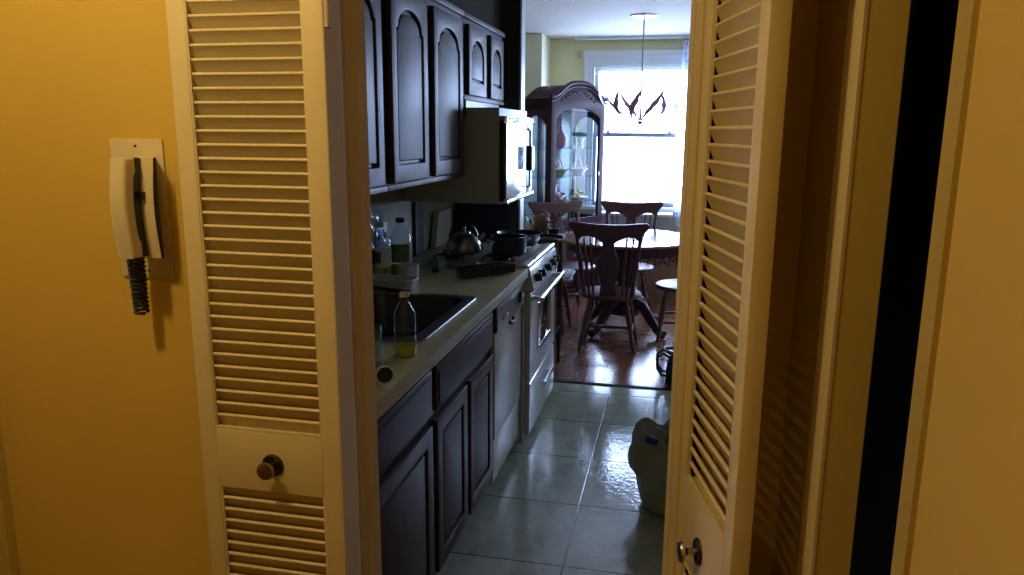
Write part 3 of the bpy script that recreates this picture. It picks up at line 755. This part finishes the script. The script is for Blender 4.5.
bm = new_bm(); yz_shape(bm, [(3.96, .913), (4.262, .913), (4.262, 1.105), (4.04, 1.105), (4.02, 1.09)], -1.322, -1.290, .003); part('backguard', bm, M['whiteplastic'], t, world=True)
for bx in (-1.11, -.86):
    for by in (3.70, 4.07):
        bm = new_bm(); lathe(bm, [(.0, .0), (.05, .0), (.045, .008), (.028, .012), (.0, .012)], 20, Matrix.Translation((bx, by, .912)), cap=False); part('burner', bm, M['castiron'], t, world=True)
        bm = new_bm()
        for k in range(4):
            a = k*PI/2+PI/4; c, s_ = math.cos(a), math.sin(a)
            tube(bm, [(bx+.03*c, by+.03*s_, .935), (bx+.10*c, by+.10*s_, .935), (bx+.115*c, by+.115*s_, .914)], .005, 6)
        tube(bm, [(bx+.075*math.cos(a), by+.075*math.sin(a), .933) for a in [2*PI*k/20 for k in range(21)]], .004, 6)
        part('grate', bm, M['castiron'], t, world=True)

t = thing('dark_panel', 'dark navy panel on the partition at the end of the stove', 'splash panel', (-1.13, 4.43, 0))
bm = new_bm(); box(bm, -1.32, -.93, 4.428, 4.445, .0, 1.11, .003); part('panel', bm, M['pan'], t, world=True)  # plain dark navy sheet in front of the partition face
# kettle
t = thing('kettle', 'round old steel kettle with arched handle on the near burner', 'kettle', (-1.045, 3.665, .941), math.radians(20))
bm = new_bm(); lathe(bm, [(0, 0), (.070, 0), (.086, .012), (.091, .035), (.082, .070), (.056, .095), (.035, .104), (.0, .106)], 30, cap=False); part('kettle_body', bm, M['kettle'], t)
bm = new_bm(); lathe(bm, [(.036, .103), (.034, .110), (.012, .116), (.008, .122), (.013, .130), (.010, .136), (0, .138)], 18, cap=False); part('lid', bm, M['kettle'], t)
bm = new_bm(); tube(bm, [(.065, 0, .055), (.090, 0, .08), (.105, 0, .10)], .013, 12, [1.3, 1, .8]); part('spout', bm, M['kettle'], t)
bm = new_bm(); tube(bm, [(.068*math.cos(a), 0, .080+.072*math.sin(a)) for a in [PI*k/14 for k in range(15)]], .0075, 8); part('handle', bm, M['blackplastic'], t)
# pot
t = thing('cooking_pot', 'deep dark blue cooking pot with steel loop handles on the stove', 'pot', (-.818, 3.70, .941), math.radians(35))
bm = new_bm(); lathe(bm, [(0, 0), (.082, 0), (.088, .008), (.090, .090), (.093, .093), (.087, .093), (.084, .012), (0, .006)], 34, cap=False); part('pot_wall', bm, M['pan'], t)
for s_ in (-1, 1):
    bm = new_bm(); tube(bm, [(s_*.088, -.028, .070), (s_*.108, -.026, .076), (s_*.114, 0, .078), (s_*.108, .026, .076), (s_*.088, .028, .070)], .005, 8); part('handle', bm, M['chrome'], t)
# frying pan resting on the pot and grate
t = thing('frying_pan', 'wide dark frying pan with long handle pointing over the stove front', 'pan', (-.835, 4.05, .941), math.radians(-8))
bm = new_bm(); lathe(bm, [(0, .020), (.085, .020), (.105, .024), (.128, .064), (.130, .065), (.124, .065), (.102, .028), (0, .024)], 34, cap=False)
part('pan_bowl', bm, M['pan'], t)
bm = new_bm(); tube(bm, [(.118, 0, .052), (.15, 0, .058), (.20, 0, .056), (.25, 0, .050)], .0105, 10, [.8, .8, 1.1, 1.0]); part('handle', bm, M['blackplastic'], t)
bm = new_bm(); lathe(bm, [(.10, 0), (.10, .0195), (.092, .0195), (.094, .0)], 30, cap=False); part('trivet_ring', bm, M['castiron'], t)

# ------------------------------------------------------------------ microwave
t = thing('microwave', 'over-the-stove microwave with mirror-like door and vertical black handle', 'microwave', (-1.05, 3.9, 1.2))
bm = new_bm(); box(bm, KL, -.838, 3.565, 4.24, 1.205, 1.66, .004); box(bm, KL, -1.0, 3.565, 4.24, 1.62, 1.694); part('microwave_body', bm, M['applgrey'], t, world=True)
bm = new_bm(); box(bm, -.838, -.812, 3.568, 4.06, 1.205, 1.598, .005); part('door', bm, M['blackplastic'], t, world=True)
bm = new_bm(); box(bm, -.812, -.803, 3.575, 4.045, 1.225, 1.59, .002); part('door_glass', bm, M['mwglass'], t, world=True)
bm = new_bm(); box(bm, -.838, -.795, 3.565, 4.24, 1.205, 1.222, .003); part('lower_trim', bm, M['chrome'], t, world=True)
bm = new_bm(); box(bm, -.838, -.800, 3.568, 4.24, 1.598, 1.622, .004); part('vent_trim', bm, M['chrome'], t, world=True)
bm = new_bm()
for i in range(11): box(bm, -.796, -.792, 3.60+i*.055, 3.64+i*.055, 1.604, 1.616)
part('vent_slot', bm, M['blackplastic'], t, world=True, smooth=False)
bm = new_bm(); box(bm, -.838, -.806, 4.065, 4.24, 1.222, 1.598, .004); part('control_panel', bm, M['blackplastic'], t, world=True)
bm = new_bm(); tube(bm, [(-.800, 4.07, 1.25), (-.785, 4.07, 1.265), (-.785, 4.07, 1.55), (-.800, 4.07, 1.565)], .007, 10); h = part('handle', bm, M['chrome'], t, world=True)
bm = new_bm(); box(bm, -.800, -.765, 4.02, 4.095, 1.345, 1.475, .006); part('handle_grip', bm, M['blackplastic'], t, world=True)

# ------------------------------------------------------------------ bag on kitchen floor
t = thing('waste_bag', 'slumped grey green plastic grocery bag with blue print on the tile floor', 'bag', (.035, 3.02, 0))
bm = new_bm(); seg = 40; prof = [(.02, .004), (.110, .002), (.125, .02), (.134, .07), (.142, .12), (.150, .158), (.153, .166), (.172, .180), (.176, .215), (.168, .26), (.160, .30), (.155, .335), (.150, .345), (.138, .330), (.12, .28), (.05, .26)]
rings = []
for k, (r, z) in enumerate(prof):
    ring = []
    for i in range(seg):
        a = 2*PI*i/seg
        w_ = 1+.045*math.sin(3*a+k*.5)+.03*math.sin(7*a+z*30)+.02*math.sin(13*a+k)
        zz = z+(.018*math.sin(5*a+1)+.010*math.sin(9*a) if k >= 10 else .006*math.sin(6*a) if k > 4 else 0)
        rr = r*(w_ if k > 1 else 1)
        ring.append(bm.verts.new((rr*math.cos(a)*1.02, rr*math.sin(a)*.85, max(zz, .002))))
    rings.append(ring)
for A, B in zip(rings, rings[1:]):
    for i in range(seg):
        j = (i+1) % seg; bm.faces.new((A[i], A[j], B[j], B[i]))
bm.faces.new(rings[-1]); bm.faces.new(list(reversed(rings[0])))
part('bag_body', bm, M['binbag'], t)
bm = new_bm()
for (a0, a1) in ((4.0, 4.35),):
    v = []
    for i in range(9):
        a = a0+(a1-a0)*i/8; v.append([bm.verts.new((rr*math.cos(a)*1.02, rr*math.sin(a)*.85, z)) for rr, z in ((.168, .325), (.164, .352))])
    for i in range(8): bm.faces.new((v[i][0], v[i+1][0], v[i+1][1], v[i][1]))
part('blue_logo', bm, M['binprint'], t)
bm = new_bm()
for s_ in (-1, 1): tube(bm, [(s_*.04-.05, -.10, .33), (s_*.05-.05, -.11, .36), (s_*.03-.04, -.10, .385), (-.03, -.08, .36)], .008, 6)
part('bag_handle', bm, M['binbag'], t)

# black bag by the threshold
t = thing('black_handbag', 'black leather bag with looped handles on the parquet by the threshold', 'bag', (.075, 4.68, 0))
bm = new_bm(); shape(bm, [[(-.09, 0), (.12, 0), (.13, .10), (.10, .20), (-.05, .205), (-.085, .12)]], .12, .02, Matrix(((1, 0, 0, 0), (0, 0, -1, 0), (0, 1, 0, .001), (0, 0, 0, 1)))); part('bag_body', bm, M['bagblack'], t)
for y in (-.045, .045):
    bm = new_bm(); tube(bm, [(-.06, y, .17), (-.11, y-.01, .205), (-.145, y-.01, .17), (-.14, y-.01, .10), (-.11, y-.01, .06), (-.085, y, .055)], .009, 8); part('handle', bm, M['bagblack'], t)
bm = new_bm(); tube(bm, [(-.05, -.03, .20), (-.09, -.05, .235), (.0, -.05, .25), (.09, -.03, .22), (.10, 0, .19)], .011, 8); part('strap', bm, M['bagblack'], t)

# ------------------------------------------------------------------ dining chairs
LEGP = [(0, .011), (.08, .014), (.22, .019), (.30, .013), (.33, .019), (.36, .013), (.55, .021), (.70, .022), (.80, .014), (.84, .020), (.88, .014), (1, .017)]
SPP = [(0, .006), (.15, .008), (.45, .012), (.5, .008), (.55, .012), (.85, .007), (1, .006)]
POSTP = [(0, .013), (.10, .017), (.22, .012), (.26, .018), (.30, .012), (.55, .018), (.62, .012), (.66, .018), (.75, .014), (1, .013)]
def make_chair(label):
    t = thing('dining_chair', label, 'chair')
    bm = new_bm()
    lp = [(.225*math.cos(a)*(1-.05*math.sin(a)), .215*math.sin(a)) for a in [2*PI*k/36 for k in range(36)]]
    shape(bm, [lp], .032, .012, Matrix.Translation((0, 0, .404))); part('seat', bm, M['chairwood'], t)
    for sx in (-1, 1):
        for sy in (-1, 1):
            bm = new_bm(); turned(bm, (sx*.195, sy*.175, 0), (sx*.125, sy*.12, .392), LEGP); part('leg', bm, M['chairwood'], t)
        bm = new_bm(); turned(bm, (sx*.168, -.153, .15), (sx*.168, .153, .15), [(0, .008), (.5, .014), (1, .008)]); part('stretcher', bm, M['chairwood'], t)
    bm = new_bm(); turned(bm, (-.168, 0, .15), (.168, 0, .15), [(0, .008), (.5, .014), (1, .008)]); part('stretcher', bm, M['chairwood'], t)
    # back
    def bp(x, z):  # point on the tilted back plane
        return Vector((x, -.170-(z-.415)*.215, z))
    Mb = Matrix.Translation((0, -.170+.415*.215, 0)) @ Matrix(((1, 0, 0, 0), (0, -.215, -1, 0), (0, 1, 0, 0), (0, 0, 0, 1)))
    CZ = .020
    half = [(0, .915), (.10, .918), (.20, .928), (.255, .932), (.272, .922), (.275, .905), (.262, .882), (.243, .862), (.232, .835), (.226, .805), (.212, .798), (.198, .812), (.175, .828), (.14, .832), (.10, .822), (.070, .806), (.050, .792)]
    half = [(x, z+CZ) for x, z in half]; lp = half+[(-x, z) for x, z in reversed(half) if x > 0]
    bm = new_bm(); shape(bm, [lp], .022, .006, Mb); part('crest_rail', bm, M['chairwood'], t)
    hs = [(.046, .82), (.040, .785), (.052, .73), (.074, .68), (.078, .62), (.062, .56), (.052, .50), (.056, .45), (.060, .415)]
    bm = new_bm(); shape(bm, [hs+[(-x, z) for x, z in reversed(hs)]], .014, .003, Mb); part('splat', bm, M['chairwood'], t)
    for s_ in (-1, 1):
        bm = new_bm(); turned(bm, bp(s_*.165, .412), bp(s_*.215, .835), POSTP); part('post', bm, M['chairwood'], t)
        for x0, x1 in ((.100, .125), (.130, .170)):
            bm = new_bm(); turned(bm, bp(s_*x0, .415), bp(s_*x1, .842), SPP, 8); part('spindle', bm, M['chairwood'], t)
    return t
ch = make_chair('reddish wooden dining chair seen from behind, in front of the table')
spots = [((-.440, 5.40), 0, None),
         ((-.385, 6.52), PI, 'reddish wooden dining chair across the table, its back to the window'),
         ((-.87, 6.42), math.radians(-142), 'reddish wooden dining chair turned at an angle before the china cabinet'),
         ((-.985, 5.83), math.radians(-90), 'reddish wooden dining chair at the left with a patterned cushion on it'),
         ((.085, 5.80), math.radians(90), 'reddish wooden dining chair at the right with a shiny bare seat')]
ch['group'] = 'wooden chairs around the dining table'
for (xy, rz, lb) in spots:
    o = ch if lb is None else copy_tree(ch)
    o.location = (xy[0], xy[1], 0); o.rotation_euler = (0, 0, rz)
    if lb: o['label'] = lb
# cushion
t = thing('seat_cushion', 'teal and white patterned cushion on the left dining chair', 'cushion', (-.965, 5.83, .421))
bm = new_bm(); box(bm, -.17, .19, -.18, .18, 0, .040, .018, seg=4); part('cushion_cover', bm, M['fabric'], t)
bm = new_bm(); box(bm, -.175, .195, -.185, .185, .018, .022, .002); part('piping', bm, M['label_w'], t)

# table
TX, TY = -.36, 5.92
t = thing('dining_table', 'round polished pedestal dining table reflecting the window', 'table', (TX, TY, 0))
bm = new_bm(); lathe(bm, [(0, .722), (.515, .722), (.535, .730), (.540, .742), (.530, .750), (0, .750)], 64, cap=False); part('tabletop', bm, M['tablewood'], t)
bm = new_bm(); lathe(bm, [(.46, .652), (.47, .652), (.47, .7215), (.46, .7215)], 48, cap=False); part('apron', bm, M['cherry'], t)
bm = new_bm(); lathe(bm, [(.16, .7215), (.15, .70), (.08, .68), (.06, .62), (.085, .55), (.10, .48), (.085, .42), (.06, .38), (.09, .34), (.12, .28), (.13, .20), (.12, .14), (0, .13)], 30, cap=False); part('pedestal', bm, M['cherry'], t)
for k in range(4):
    a = k*PI/2+PI/4+.15; c, s_ = math.cos(a), math.sin(a)
    bm = new_bm(); tube(bm, [(.08*c, .08*s_, .25), (.18*c, .18*s_, .22), (.27*c, .27*s_, .12), (.34*c, .34*s_, .05), (.39*c, .39*s_, .035)], .038, 12, [1.1, 1.1, .9, .8, .95]); f = part('foot', bm, M['cherry'], t)

# ------------------------------------------------------------------ china cabinet
CL = Vector((-1.125, 6.75, 0)); CA = math.atan2(.70, .408)
CW, CD = .80, .36
cab = thing('china_cabinet', 'tall cherry wood china cabinet with arched top and glass door', 'cabinet', CL, CA)
MF = Matrix(((1, 0, 0, 0), (0, 0, -1, 0), (0, 1, 0, 0), (0, 0, 0, 1)))  # 2D(x,z) -> local front plane
def MFy(y): return Matrix(((1, 0, 0, 0), (0, 0, -1, y), (0, 1, 0, 0), (0, 0, 0, 1)))
bm = new_bm(); box(bm, .0, CW, .01, CD, .0, .66, .004); box(bm, -.02, CW+.02, -.02, CD, .66, .69, .006); box(bm, -.01, CW+.01, -.01, CD, 0, .07, .004); part('base', bm, M['cherry'], cab)
for x0, x1 in ((.05, CW/2-.01), (CW/2+.01, CW-.05)):
    bm = new_bm(); shape(bm, [[(x0, .10), (x1, .10), (x1, .62), (x0, .62)], [(x0+.05, .15), (x1-.05, .15), (x1-.05, .57), (x0+.05, .57)]], .02, .004, MFy(0)); box(bm, x0+.04, x1-.04, .0, .008, .14, .58)
    d = part('door', bm, M['cherry'], cab)
    kx = x1-.025 if x0 < .2 else x0+.025
    bm = new_bm(); lathe(bm, [(0, 0), (.006, 0), (.005, .01), (.012, .018), (0, .024)], 14, Matrix.Translation((kx, -.01, .40)) @ Matrix.Rotation(PI/2, 4, 'X'), cap=False); part('knob', bm, M['bronze'], d)
def top_arch(x, z0=1.84, h=.135):
    u = min(1, abs((x-CW/2)/(CW/2)))
    return z0+h*(.5+.5*math.cos(PI*u**1.5))
xs = [CW*k/32 for k in range(33)]
outer = [(0, .69), (CW, .69)]+[(x, top_arch(x)) for x in reversed(xs)]
gx0, gx1 = .075, CW-.075
def glass_top(x):
    u = (x-gx0)/(gx1-gx0); return 1.67+.085*math.sin(PI*u)**.8+.018*abs(math.sin(PI*u*2.0))
gl = [(gx0, .75), (gx1, .75)]+[(gx0+(gx1-gx0)*k/28, glass_top(gx0+(gx1-gx0)*k/28)) for k in range(28, -1, -1)]
bm = new_bm(); shape(bm, [outer, gl], .03, .004, MFy(.0)); part('front_frame', bm, M['cherry'], cab)
bm = new_bm(); shape(bm, [[(x, z) for x, z in gl]], .004, 0, MFy(.004)); part('door_glass', bm, M['cabglass'], cab, smooth=False)
# crown moulding following the arch
for (off, r) in ((.012, .020), (-.022, .011)):
    bm = new_bm(); tube(bm, [(x, -.022, top_arch(x)+off) for x in [CW*k/40*1.04-.016 for k in range(41)]], r, 8); part('crown_moulding', bm, M['cherry'], cab)
bm = new_bm()
shape(bm, [[(x, top_arch(x)-.005) for x in xs]+[(CW, 1.74), (0, 1.74)]], CD-.02, .0, MFy(CD/2+.01)); part('bonnet', bm, M['cherry'], cab, smooth=False)
# carved ornament on the bonnet
bm = new_bm()
for s_ in (-1, 1):
    for k in range(5):
        x = CW/2+s_*(.04+.05*k); z = top_arch(x)-.075-.004*k
        bm2 = [(.022*math.cos(a), .010*math.sin(a)) for a in [2*PI*i/12 for i in range(12)]]
        shape(bm, [bm2], .008, .002, Matrix.Translation((x, -.018, z)) @ Matrix.Rotation(s_*(-.5+.1*k), 4, 'Y') @ MF)
lathe(bm, [(0, 0), (.025, 0), (.02, .006), (0, .008)], 16, Matrix.Translation((CW/2, -.014, top_arch(CW/2)-.075)) @ Matrix.Rotation(PI/2, 4, 'X'), cap=False)
part('carving', bm, M['cherry'], cab)
# side frames with glass
for x in (.012, CW-.012):
    MS = Matrix(((0, 0, 1, x), (1, 0, 0, 0), (0, 1, 0, 0), (0, 0, 0, 1)))
    hole = [(.05, .75), (CD-.045, .75)]+[(.05+(CD-.095)*(1-k/14), 1.60+.09*math.sin(PI*k/14)**.8) for k in range(15)]
    bm = new_bm(); shape(bm, [[(.01, .69), (CD, .69), (CD, 1.84), (.01, 1.84)], hole], .024, .003, MS); sf = part('side_frame', bm, M['cherry'], cab)
    bm = new_bm(); shape(bm, [hole], .004, 0, MS); part('side_glass', bm, M['cabglass'], sf, smooth=False)
bm = new_bm(); box(bm, .02, CW-.02, CD-.008, CD, .69, 1.74); part('back_panel', bm, M['cherry'], cab, smooth=False)
bm = new_bm(); box(bm, .025, CW-.025, CD-.014, CD-.009, .70, 1.735); part('back_reflection', bm, M['mirrorlight'], cab, smooth=False)  # painted reflection: pale sheet for the bright room mirrored in the back
for bx in (.24, .50):
    bm = new_bm(); box(bm, bx, bx+.085, CD-.020, CD-.0145, .70, 1.735, .001); part('reflection_bar', bm, M['cherry'], cab)  # dark bars of the mirrored room, made as wood strips
SH = (.90, 1.135, 1.40)
for z in SH:
    bm = new_bm(); box(bm, .026, CW-.026, .03, CD-.016, z-.006, z); part('glass_shelf', bm, M['shelfglass'], cab, smooth=False)
bm = new_bm(); tube(bm, [(CW-.10, -.03, 1.14), (CW-.10, -.035, 1.16), (CW-.10, -.03, 1.18)], .006, 8); part('door_pull', bm, M['bronze'], cab)
def cabp(x, y, z): return tuple(CL + Matrix.Rotation(CA, 3, 'Z') @ Vector((x, y, z)))
# ornaments
t = thing('glass_vase', 'pink glass vase with a long thin neck on the top glass shelf', 'vase', cabp(.33, .14, 1.401))
bm = new_bm(); lathe(bm, [(0, 0), (.035, 0), (.055, .03), (.062, .07), (.045, .115), (.018, .15), (.011, .19), (.010, .25), (.014, .262)], 24, cap=False); part('vase_body', bm, M['pinkglass'], t)
bm = new_bm(); lathe(bm, [(.012, .20), (.017, .205), (.012, .21)], 16, cap=False); part('neck_ring', bm, M['whitechina'], t)
t = thing('ceramic_bird', 'teal and white ceramic ornament right on the top glass shelf', 'ornament', cabp(.63, .14, 1.401))
bm = new_bm(); lathe(bm, [(0, 0), (.035, 0), (.028, .01), (.02, .05), (.034, .07), (.034, .09), (0, .09)], 20, cap=False); part('stand', bm, M['whitechina'], t)
bm = new_bm(); lathe(bm, [(0, -.07), (.02, -.05), (.035, -.01), (.03, .03), (.012, .06), (0, .075)], 16, Matrix.Translation((0, 0, .12)) @ Matrix.Rotation(PI/2, 4, 'Y'), cap=False); part('bird_body', bm, M['teal'], t)
t = thing('tiny_figurine', 'tiny dark figurine between the vase and the teal ornament', 'ornament', cabp(.48, .12, 1.401))
bm = new_bm(); lathe(bm, [(0, 0), (.022, 0), (.024, .012), (.012, .03), (.014, .042), (0, .052)], 14, cap=False); part('figure', bm, M['olivechina'], t)
bm = new_bm(); lathe(bm, [(0, 0), (.026, 0), (.026, .004), (0, .004)], 16, cap=False); part('plinth', bm, M['ink'], t)
def basket(label, p, m, spout):
    t = thing('china_basket', label, 'ornament', p, CA)
    bm = new_bm(); lathe(bm, [(0, 0), (.045, 0), (.05, .01), (.07, .05), (.095, .068), (.09, .07), (.06, .052), (0, .02)], 26, cap=False, sx=1.1); part('bowl', bm, m, t)
    bm = new_bm(); tube(bm, [(-.075, 0, .06), (-.035, 0, .14), (0, 0, .195), (.035, 0, .14), (.075, 0, .06)], .007, 8); part('handle', bm, M['whitechina'], t)
    if spout:
        bm = new_bm(); tube(bm, [(.07, 0, .045), (.11, 0, .065), (.135, 0, .10)], .016, 8, [1.2, .9, .6]); part('spout', bm, m, t)
    for k in range(5):
        bm = new_bm(); lathe(bm, [(0, -.012), (.014, -.006), (.016, .004), (0, .014)], 10, Matrix.Translation((-.05+.025*k, -.01+.02*(k % 2), .068)), cap=False); part('flower', bm, M['yellowchina'] if not spout else M['pinkchina'], t)
basket('olive basket ornament with pointed white handle on the middle shelf', cabp(.32, .15, 1.136), M['olivechina'], False)
basket('pink basket ornament with pointed handle and spout on the middle shelf', cabp(.61, .15, 1.136), M['pinkchina'], True)
def posy(label, p, m, m2, n):
    t = thing('china_posy', label, 'ornament', p, CA)
    bm = new_bm(); lathe(bm, [(0, 0), (.05, 0), (.06, .012), (.085, .03), (.08, .034), (0, .02)], 20, cap=False, sx=1.3); part('dish', bm, m2, t)
    for k in range(n):
        a = k*2.4; r = .022*math.sqrt(k)
        bm = new_bm(); lathe(bm, [(0, -.01), (.016, -.006), (.024, .006), (.016, .012), (.006, .006), (0, .010)], 10, Matrix.Translation((r*math.cos(a)*1.3, r*math.sin(a)*.8, .05+.02*math.sin(k*1.7))) @ Matrix.Rotation(.5*math.sin(k), 4, 'X'), cap=False); part('flower', bm, m, t)
posy('cluster of pink china flowers at the left of the lower shelf', cabp(.32, .15, .901), M['pinkglass'], M['pinkchina'], 12)
posy('cluster of yellow and white china flowers at the right of the lower shelf', cabp(.62, .15, .901), M['yellowchina'], M['whitechina'], 9)
t = thing('swan_figurine', 'white swan figurine behind the china flowers on the lower shelf', 'ornament', cabp(.50, .28, .901), CA)
bm = new_bm(); lathe(bm, [(0, -.06), (.03, -.03), (.038, .0), (.03, .035), (0, .07)], 16, Matrix.Translation((0, 0, .038)) @ Matrix.Rotation(PI/2, 4, 'Y'), cap=False); part('swan_body', bm, M['whitechina'], t)
bm = new_bm(); tube(bm, [(-.05, 0, .05), (-.07, 0, .09), (-.055, 0, .135), (-.03, 0, .15), (-.015, 0, .135)], .010, 8, [1.4, 1, .8, .9, .5]); part('swan_neck', bm, M['whitechina'], t)

# cardboard box
t = thing('cardboard_box', 'brown cardboard box with black handwriting under the table, right side', 'box', (.05, 7.1, 0))
bm = new_bm(); box(bm, -.31, .40, 6.95, 7.35, 0, .50, .004); part('box_body', bm, M['box'], t, world=True)
bm = new_bm(); box(bm, -.315, .405, 6.93, 7.13, .50, .504); box(bm, -.315, .405, 7.16, 7.37, .502, .506); part('flap', bm, M['box'], t, world=True, smooth=False)
cu = bpy.data.curves.new('txt', 'FONT'); cu.body = 'HAM'; cu.size = .13; cu.extrude = .001; cu.align_x = 'CENTER'
to = bpy.data.objects.new('txt', cu); COL.objects.link(to); bpy.context.view_layer.update()
me = bpy.data.meshes.new_from_object(to); bpy.data.objects.remove(to)
me.transform(Matrix.Translation((-.095, 6.947, .355)) @ Matrix.Rotation(PI/2, 4, 'X'))
bm = new_bm(); bm.from_mesh(me); part('lettering', bm, M['ink'], t, world=True, smooth=False)

# pendant lamp over the table
PX, PY = -.325, 6.45
t = thing('pendant_lamp', 'glass bowl pendant lamp with leaf pattern hanging before the window', 'lamp', (PX, PY, CEIL))
bm = new_bm(); lathe(bm, [(0, 0), (.112, 0), (.108, -.012), (.06, -.022), (.02, -.035), (0, -.036)], 36, cap=False); part('canopy', bm, M['whitechina'], t)
bm = new_bm(); cyl(bm, (0, 0, -.03), (0, 0, -.78), .007, seg=10); part('rod', bm, M['pendmetal'], t)
def bowl(phi, a, R=.345):  # phi 0 at bottom
    r = R*math.sin(phi)*1.0; z = -.835-(-.0) + .27*(1-math.cos(phi))-.0
    return Vector((r*math.cos(a), r*math.sin(a), z))
bm = new_bm(); n = 48; rows = [[bm.verts.new(bowl(.05+1.42*j/12, 2*PI*i/n)) for i in range(n)] for j in range(13)]
for A, B in zip(rows, rows[1:]):
    for i in range(n):
        j = (i+1) % n; bm.faces.new((A[i], A[j], B[j], B[i]))
sh = part('glass_shade', bm, M['bowlglass'], t)
for k in range(12):
    a = 2*PI*k/12+.13
    bm = new_bm(); v = []
    for j in range(9):
        u = j/8; phi = .45+1.02*u; wd = .10*math.sin(PI*min(1, u*.95+.03))*(1 if j % 2 else .7)+.006
        v.append([bm.verts.new(bowl(phi, a+s_*wd+.45*u, .350)+Vector((0, 0, -.002))) for s_ in (-1, 0, 1)])
    for A, B in zip(v, v[1:]):
        for q in (0, 1): bm.faces.new((A[q], A[q+1], B[q+1], B[q]))
    if k % 4 != 2: part('glass_leaf', bm, M['petalglass'], sh)
    else: bm.free()
bm = new_bm(); lathe(bm, [(0, -.86), (.018, -.85), (.030, -.83), (.012, -.80), (.009, -.77), (0, -.77)], 16, cap=False); part('finial', bm, M['pendmetal'], t)

# side table behind the partition with decorations
t = thing('side_table', 'small wooden side table just past the stove, by the partition', 'table', (-.86, 4.80, 0))
bm = new_bm(); box(bm, -.18, .15, -.16, .16, .865, .888, .005); part('tabletop', bm, M['cherry'], t)
for sx in (-.15, .12):
    for sy in (-.13, .13):
        bm = new_bm(); turned(bm, (sx, sy, 0), (sx, sy, .866), LEGP); part('leg', bm, M['cherry'], t)
bm = new_bm(); box(bm, -.16, .13, -.14, .14, .25, .268, .003); part('lower_shelf', bm, M['cherry'], t)
t = thing('ceramic_jug', 'pale green and white ceramic jug on the side table', 'jug', (-.965, 4.76, .889))
bm = new_bm(); lathe(bm, [(0, 0), (.035, 0), (.05, .03), (.055, .07), (.04, .11), (.03, .13), (.036, .15), (.032, .15), (.026, .13), (0, .12)], 24, cap=False); part('jug_body', bm, M['jug'], t)
bm = new_bm(); tube(bm, [(.03, -.01, .135), (.065, -.015, .12), (.075, -.015, .08), (.05, -.01, .045)], .007, 8); part('handle', bm, M['whitechina'], t)
t = thing('woven_basket', 'small brown woven basket on the side table beside the jug', 'basket', (-.865, 4.87, .889))
bm = new_bm(); lathe(bm, [(0, 0), (.045, 0), (.060, .04), (.062, .09), (.052, .12), (.048, .12), (.055, .08), (0, .02)], 24, cap=False); part('basket_body', bm, M['terracotta'], t)
bm = new_bm(); tube(bm, [(.055*math.cos(a), 0, .11+.045*math.sin(a)) for a in [PI*k/10 for k in range(11)]], .005, 6); part('handle', bm, M['terracotta'], t)
t = thing('flower_pot', 'dark red flowers in a small dark pot on the side table edge', 'flowers', (-.765, 4.80, .889))
bm = new_bm(); lathe(bm, [(0, 0), (.028, 0), (.040, .05), (.036, .05), (0, .04)], 20, cap=False); part('pot', bm, M['rubber'], t)
for k in range(7):
    a = k*2.4; r = .012*math.sqrt(k)*1.4
    p = Vector((r*math.cos(a), r*math.sin(a), .085+.018*((k*3) % 4)))
    bm = new_bm(); tube(bm, [(0, 0, .04), tuple(p*.6+Vector((0, 0, .03))), tuple(p)], .0025, 5); s1 = part('stem', bm, M['leaf'], t)
    bm = new_bm()
    for q in range(6):
        Mq = Matrix.Translation(p) @ Matrix.Rotation(q*PI/3, 4, 'Z') @ Matrix.Rotation(-.5, 4, 'Y') @ Matrix.Translation((.012, 0, 0))
        lathe(bm, [(0, -.003), (.012, -.001), (.012, .001), (0, .003)], 8, Mq, cap=False, sx=1.1, sy=.7)
    part('blossom', bm, M['redflower'], s1)

# ------------------------------------------------------------------ light
wd = bpy.data.worlds.new('world'); sc.world = wd; wd.use_nodes = True
bg = wd.node_tree.nodes['Background']; bg.inputs['Color'].default_value = (.50, .645, 1.0, 1); bg.inputs['Strength'].default_value = 30.0
def area(name, loc, rot, sx, sy, energy, col, portal=False):
    l = bpy.data.lights.new(name, 'AREA'); l.shape = 'RECTANGLE'; l.size = sx; l.size_y = sy; l.energy = energy; l.color = col
    if portal: l.cycles.is_portal = True
    o = bpy.data.objects.new(name, l); COL.objects.link(o); o.location = loc; o.rotation_euler = rot
    return o
area('window_portal', ((WX0+WX1)/2, WY+.16, (WZ0+WZ1)/2), (-PI/2, 0, 0), WX1-WX0, WZ1-WZ0, 1, (1, 1, 1), True)
area('window_portal', (1.16, WY+.16, (WZ0+WZ1)/2), (-PI/2, 0, 0), .92, WZ1-WZ0, 1, (1, 1, 1), True)
l = bpy.data.lights.new('hall_bulb', 'POINT'); l.energy = 27; l.color = (1.0, .70, .26); l.shadow_soft_size = .05
o = bpy.data.objects.new('hall_bulb', l); COL.objects.link(o); o.location = (LX, LY, CEIL-.14)

# ------------------------------------------------------------------ camera
R = ((0.9770987414818122, -0.0494182539585927, 0.20696832020950168),
     (0.21268125262911056, 0.19623984419495148, -0.957212937820199),
     (0.006688361142404891, 0.9793098384709242, 0.20225604094632393))
cam = bpy.data.cameras.new('camera'); cam.sensor_width = 36; cam.lens = 36*756/1024; cam.clip_start = .02; cam.clip_end = 100
co = bpy.data.objects.new('camera', cam); COL.objects.link(co)
co.matrix_world = Matrix.Translation((0, 0, 1.55)) @ Matrix([list(r)+[0] for r in R]+[[0, 0, 0, 1]])
sc.camera = co
sc.view_settings.view_transform = 'Standard'; sc.view_settings.look = 'None'
sc.view_settings.gamma = 1.0; sc.view_settings.exposure = 0.0; sc.view_settings.use_curve_mapping = False
sc.cycles.use_denoising = True
sc.cycles.max_bounces = 10; sc.cycles.diffuse_bounces = 5; sc.cycles.transparent_max_bounces = 16
sc.cycles.sample_clamp_indirect = 6.0
